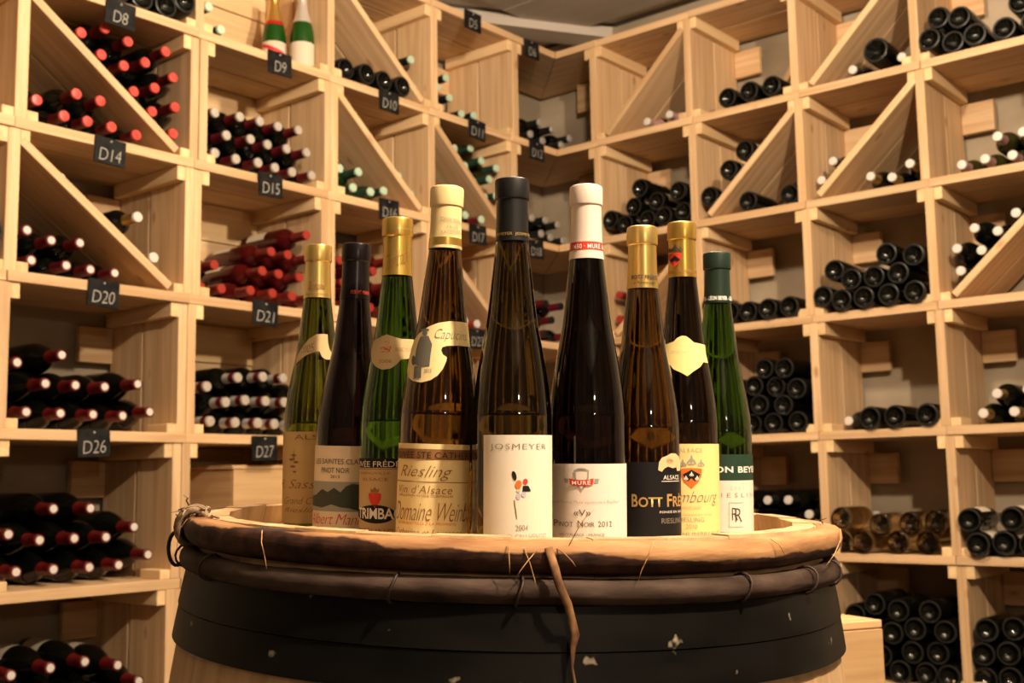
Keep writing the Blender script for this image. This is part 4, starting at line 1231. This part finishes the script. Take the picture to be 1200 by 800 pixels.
# --- 4: cream capsule, straw label, palette-shaped neck label
b = Flute(512, 1.172, 217, 288, 'f_amber', 'cap_cream', 'amber bottle with cream capsule, straw label and palette-shaped neck label', lean=0.030, rscale=1.02)
A = b.ang
l = b.rect(-1.42, A(549, 570) + 0.06, 521, 652, PAP['straw'])
b.rect(-1.42, A(549, 570) + 0.06, 527, 539, INK_BR, l, 'printed_band', 0.0008)
b.text([('CUVÉE STE CATHERINE', A(472, 533), 1.22, 528.5, 537.5, 0, -0.01, 1.0)], l, INK_B, off=0.0012)
b.text([('Riesling', A(475, 555), A(532, 555), 546, 563, 0.45, -0.012), ('Domaine Weinbach', -1.30, 1.30, 588, 609, 0.45, -0.012, 0.95), ("Vin d'Alsace", A(473, 573), A(532, 573), 568.5, 578, 0.2, -0.01, 1.05)], l, INK_BR)
b.text([('APPELLATION ALSACE CONTROLEE', A(473, 581), A(533, 581), 579.4, 581.8), ('Catherine et Laurence', A(470, 622), A(542, 622), 618, 626, 0.4, -0.01)], l, INK_BR)
b.text([('MIS EN BOUTEILLE A LA PROPRIETE', A(472, 612), A(536, 612), 610.6, 613.4)], l, INK_OR)
b.rect(-1.42, A(549, 570) + 0.06, 564.2, 565, INK_BR, l, 'printed_rule', 0.0008)
pal = [(553, 376), (530, 377), (517, 379.5), (506, 384), (496, 391), (489, 400), (484.5, 412), (482.5, 424), (481.6, 438), (483, 444), (488, 448.6), (498, 450.4), (508, 447.5), (516, 442), (522, 434), (526, 424), (526.5, 420), (522, 417), (520.2, 412), (521.5, 408.5), (527, 406.5), (538, 405.5), (553, 405)]
nl = b.pix([pal], PAP['straw'], b.root, 'neck_label', 0.0005)
b.text([('Capucins', A(513, 396), A(549, 396), 387, 402, 0.45, -0.015, 1.0, -0.001)], nl, INK_G)
b.text([('2013', A(501, 437), A(509, 437), 434, 439)], nl, INK_G)
b.pix([ell(502, 388, 5, 1.8), ell(502, 392, 2.8, 3.6), [(497, 396), (506, 395), (510, 405), (508, 420), (507, 431), (497, 432), (490, 428), (492, 412), (494, 403)], [(490, 431), (498, 432), (497.5, 445), (489, 446)], ell(489, 424, 2.2, 6)], ink('engraving', (0.13, 0.12, 0.09)), nl)
b.text([('DOMAINE WEINBACH', -0.35, 1.25, 252, 258, 0, -0.01, 1.0, -0.002), ('FALLER', 0.10, 0.85, 260, 264.5, 0, -0.01), ('KAYSERSBERG', -0.25, 1.2, 266, 271, 0, -0.01, 1.0, 0.002)], b.cap, INK_G, cap=True)
za, zb = b.z(284), b.z(275)
b.wrap([[(-3.0 * b.R, za), (3.0 * b.R, za), (3.0 * b.R, zb), (-3.0 * b.R, zb)]], 'gold_band', M['gold_deep'], b.cap, 0.0009)

# --- 3: green glass, gold capsule with signature, tan label with black oval
b = Flute(466, 1.26, 255, 321, 'f_green', 'gold_deep', 'green bottle with deep gold capsule and tan label with red shield')
A = b.ang
l = b.rect(-1.45, 1.30, 538, 652, PAP['tan'])
b.rect(-1.45, 1.30, 537.6, 548.5, INK_B, l, 'printed_band', 0.0008)
b.text([('CUVÉE FRÉDÉRIC ÉMILE', A(424.5, 543), 1.35, 539.5, 547.5, 0, 0.0, 1.0)], l, INK_W, off=0.0012)
b.pix([shield(444, 578, 14, 16)], INK_R, l); b.pix([[(439, 571.5), (441, 574), (444, 570.5), (447, 574), (449, 571.5), (448.5, 576.5), (439.5, 576.5)]], INK_BR, l)
b.pix([ell(445, 601.5, 22, 10.5, 24)], INK_B, l, 'black_oval')
b.text([('TRIMBACH', -1.28, 0.45, 594.5, 607, 0, 0.02, 0.98)], l, INK_W, off=0.0013)
b.text([('RIESLING', A(427, 621), A(464, 621), 618, 625, 0, 0.0, 1.1), ('ALSACE', A(430, 562), A(459, 562), 560, 563.5), ('RIBEAUVILLE', A(428, 556), A(461, 556), 553.5, 556)], l, INK_BR)
b.rect(-1.45, 1.30, 549.6, 550.3, INK_BR, l, 'printed_rule', 0.0008)
nlp = [(440, 402), (449, 396.5), (457.5, 393), (466, 396.5), (473, 398.5), (485, 398.5), (494, 398.5), (494, 421), (484, 421.5), (473, 423), (468, 429), (461, 434), (452, 435), (445, 431), (440.5, 424), (439.5, 412)]
nl = b.pix([nlp], PAP['tan'], b.root, 'neck_label')
b.pix([shield(456, 405, 12, 14)], INK_R, nl); b.pix([[(452, 402.5), (456, 401), (460, 402.5), (459.5, 404.5), (452.5, 404.5)]], INK_BR, nl)
b.text([('RIBEAUVILLE', A(467, 411), A(492, 411), 409, 413.5), ('2006', A(448, 425), A(463, 425), 423, 427)], nl, INK_BR)
b.text([('Trimbach', -0.75, 0.80, 292, 311, 0.4, -0.02, 0.95, 0.012)], b.cap, INK_BR, cap=True)
za, zb = b.z(266.5), b.z(264.5)
b.wrap([[(-3.0 * b.R, za), (3.0 * b.R, za), (3.0 * b.R, zb), (-3.0 * b.R, zb)]], 'pressed_ring', M['gold'], b.cap, 0.0024)

# --- 2: black bottle with landscape label
b = Flute(410, 1.33, 285, 349, 'f_black', 'cap_gloss', 'black bottle with glossy black capsule and landscape picture on its label', lean=0.022)
A = b.ang
l = b.rect(A(373, 560), 1.15, 523, 640, PAP['beige'])
b.text([('LES SAINTES CLAIRES', -1.18, 0.60, 538, 544, 0, -0.005), ('PINOT NOIR', A(383, 551), A(414, 551), 548, 554), ('2013', A(393, 558), A(403, 558), 556.5, 560)], l, INK_D)
b.rect(A(373, 580), 1.15, 564, 598, INK_HZ, l, 'landscape_print', 0.0008)
b.pix([[(372, 582), (377, 580), (384, 573), (390, 576), (397, 571), (404, 576), (410, 569), (417, 566), (424, 567), (436, 566), (436, 596), (424, 597), (414, 594), (404, 593), (394, 590), (384, 594), (372, 592)]], INK_MT, l, 'landscape_print', 0.0011)
b.text([('Albert Mann', A(373, 606), 0.45, 600.5, 612.5, 0.35, -0.012, 0.95)], l, INK_R)
b.text([('VIGNERONS A WETTOLSHEIM', A(376, 617), A(406, 617), 616, 618)], l, INK_G)
b.text([('ALBERT MANN', -0.3, 1.1, 339, 343.5, 0, 0.0)], b.cap, INK_R, cap=True)

# --- 1: yellow-green bottle, ochre label
b = Flute(372, 1.42, 287, 348, 'f_yellowgreen', 'gold', 'yellow-green bottle with gold capsule and tall ochre label')
A = b.ang
l = b.rect(-1.45, 1.2, 507, 640, PAP['tan2'])
b.text([('ALSACE', A(351, 513), 1.0, 510.5, 516), ('Grand Cru', A(340, 586), 0.2, 582, 590, 0.4, -0.01), ('Riesling', A(340, 598), 0.3, 594, 601, 0.4, -0.01)], l, INK_BR)
b.text([('H. Sasson', A(336, 568), 0.6, 562, 572, 0.4, -0.01)], l, INK_BR)
b.pix([[(349, 540), (350, 526), (351, 540)], ell(350, 534, 3, 1.2), ell(347.5, 539, 2.5, 1.4), ell(352.5, 542, 3, 1.4), ell(349, 547, 3, 1.4), ell(351, 553, 2.0, 1.2)], INK_BR, l)
fx = [(350, 430), (353, 420), (359, 408), (367, 398), (375, 392.8), (383, 392), (387.5, 392.5), (388, 402), (389.5, 410), (392.5, 415), (392.8, 420), (390, 422.5), (385, 422.3), (381, 419), (378.5, 413), (372, 414), (363, 418), (356, 424)]
nl = b.pix([fx], PAP['tan'], b.root, 'neck_label')
b.text([('2005', A(358, 411), A(372, 411), 405, 415, 0, 0, 1.0, 0.004)], nl, INK_BR)
b.text([('Domaine', -0.7, 0.55, 329, 339, 0.3, 0.0), ('GRAND VIN D\'ALSACE', -0.95, 0.75, 343, 345.6)], b.cap, INK_BR, cap=True)

# --- 7: gold capsule, black label with gold lettering
b = Flute(756, 1.26, 265, 336.5, 'f_amber', 'gold', 'dark amber bottle with gold capsule and black label with gold lettering')
A = b.ang
l = b.rect(-1.5, 2.1, 542, 652, PAP['black'])
b.text([('B', A(741, 586), A(747.8, 586), 578.5, 593, 0, 0.02), ('OTT', A(748.6, 586), A(775, 586), 581.8, 593.2, 0, 0.018, 0.98), ('F', A(780, 586), A(785.5, 586), 578.5, 593, 0, 0.02), ('RÈRES', A(786.5, 586), 1.9, 578.2, 593.2, 0, 0.016)], l, INK_GOLD)
b.text([('RIBEAUVILLE', -1.5, -0.62, 580, 592, 0, 0.01, 1.0)], l, INK_GOLD)
b.text([('ALSACE', A(776, 560), 1.15, 557, 562, 0, 0.0, 1.05), ('FONDÉ EN 1835', A(772, 598), 1.30, 597, 600.3, 0, 0.0, 1.05)], l, INK_W)
b.rect(A(774, 564), 1.2, 563.6, 564.3, INK_W, l, 'printed_rule', 0.0009)
b.text([('RIESLING', A(774, 610), 1.3, 606, 612)], l, INK_G)
b.pix([[(770, 551), (771, 542), (774, 537), (779, 535), (784, 532), (789, 532), (793, 536), (795, 543), (794.5, 552), (791, 552.5), (790, 548), (786, 549), (781, 547), (777, 549), (774, 553)], ell(783, 540, 5, 4)], ink('blossom', (0.74, 0.52, 0.28)), l, off=0.0013)
b.text([('BOTT FRÈRES', -0.75, 1.15, 320, 326, 0, 0.02), ('à Ribeauvillé', -0.55, 0.9, 328.5, 332, 0.2)], b.cap, INK_D, cap=True)

# --- 8: gold capsule with crest, yellow label
b = Flute(803, 1.34, 260, 323, 'f_dark', 'gold_deep', 'dark bottle with crested gold capsule and bright yellow label')
A = b.ang
l = b.rect(-1.05, A(841, 560) - 0.02, 521, 645, PAP['yellow'])
b.text([('ALSACE', A(795, 528), A(821, 528), 526, 530.5, 0, -0.01, 1.1), ('RIESLING', A(794, 607.5), A(823, 607.5), 605, 610, 0, -0.01), ('2010', A(803, 615), A(815.5, 615), 612.5, 617.5, 0, -0.01), ('ZIND HUMBRECHT', -0.72, 1.25, 621.5, 625.8, 0, 0.0)], l, INK_HZ)
b.text([('Heimbourg', -0.75, A(837, 583), 575, 592, 0.45, -0.012)], l, INK_G)
b.text([('DEPUIS 1620', A(796, 593), A(819, 593), 592, 595), ('GRAND VIN', A(800, 602), A(831, 602), 600.5, 602.5)], l, INK_PK)
b.pix([shield(809, 549.5, 23, 22.5)], INK_OR, l); b.pix([[(799.5, 556), (809, 550.5), (818.5, 556), (813, 564), (809, 560), (805, 564)]], INK_B, l, off=0.0012)
b.pix(sum([fleur(809, 556, 4), fleur(803, 560.5, 4), fleur(815, 560.5, 4)], []), INK_W, l, off=0.0015)
b.pix(sum([fleur(809, 541, 9), fleur(799.5, 544, 6.5), fleur(819.5, 544, 6.5)], []), INK_HZ, l)
npl = [(780.5, 404), (785, 402.5), (789.5, 401), (793, 397), (798, 394.5), (803, 395), (807.5, 398.5), (811.5, 402.5), (818, 403.5), (824, 404.5), (825, 415), (827.5, 426), (822, 425.5), (819, 431), (811, 437), (804.5, 442.5), (797, 438), (789, 434), (784, 427), (781.5, 415)]
nl = b.pix([npl], PAP['yellow'], b.root, 'neck_label')
b.text([('ZIND HUMBRECHT', A(786, 414), A(821, 414), 412, 415.5), ('DOMAINE', A(795, 407), A(812, 407), 406, 408)], nl, INK_HZ)
b.pix([shield(791, 295, 13.5, 17)], INK_R, b.cap, off=0.0018)
b.pix([[(786, 303), (791, 297.5), (796.5, 303), (793.5, 305), (791, 302.5), (788.5, 305)]], INK_B, b.cap, off=0.0022)
b.pix(sum([fleur(791, 289, 6.5), fleur(785.5, 291, 4.5), fleur(796.5, 291, 4.5)], []), INK_D, b.cap, off=0.0018)
b.text([('HUMBRECHT · TURCKHEIM', -1.2, 1.3, 315.5, 319.5)], b.cap, INK_BR, cap=True)

# --- 9: dark green capsule, green and white label
b = Flute(844, 1.41, 296, 354, 'f_green', 'cap_green', 'green bottle with dark green capsule and green and white label')
A = b.ang
l = b.rect(-0.95, A(880, 580) + 0.02, 563, 645, PAP['pinkwhite'])
lg = b.rect(-0.95, A(880, 580) + 0.02, 533, 563, INK_GR, l, 'green_band', 0.0005)
b.text([('LÉON BEYER', -0.55, 1.62, 545, 554, 0, 0.025, 1.05)], lg, INK_W)
b.text([('2007', A(853.5, 571), A(869, 571), 569.5, 573.5, 0, -0.02, 1.5)], l, INK_PK)
b.text([('RIESLING', A(834, 579.5), A(883, 579.5), 577.3, 582, 0, -0.015, 1.6)], l, INK_G)
b.text([('R', A(855.5, 602), A(862, 602), 594, 608, 0, -0.01), ('R', A(859, 602), A(866.5, 602), 594.5, 610, 0, -0.01)], l, INK_D)
for q in ([(852, 588), (868, 588), (868, 588.6), (852, 588.6)], [(852, 615.5), (868, 615.5), (868, 616.1), (852, 616.1)], [(852, 588), (852.6, 588), (852.6, 616), (852, 616)]):
    b.pix([q], INK_HZ, l, 'printed_rule')
b.text([('LÉON BEYER - LÉON BEYER - LÉON BEYER', -2.2, 2.3, 345.3, 351.3, 0, 0.03, 1.05)], b.cap, INK_W, cap=True)
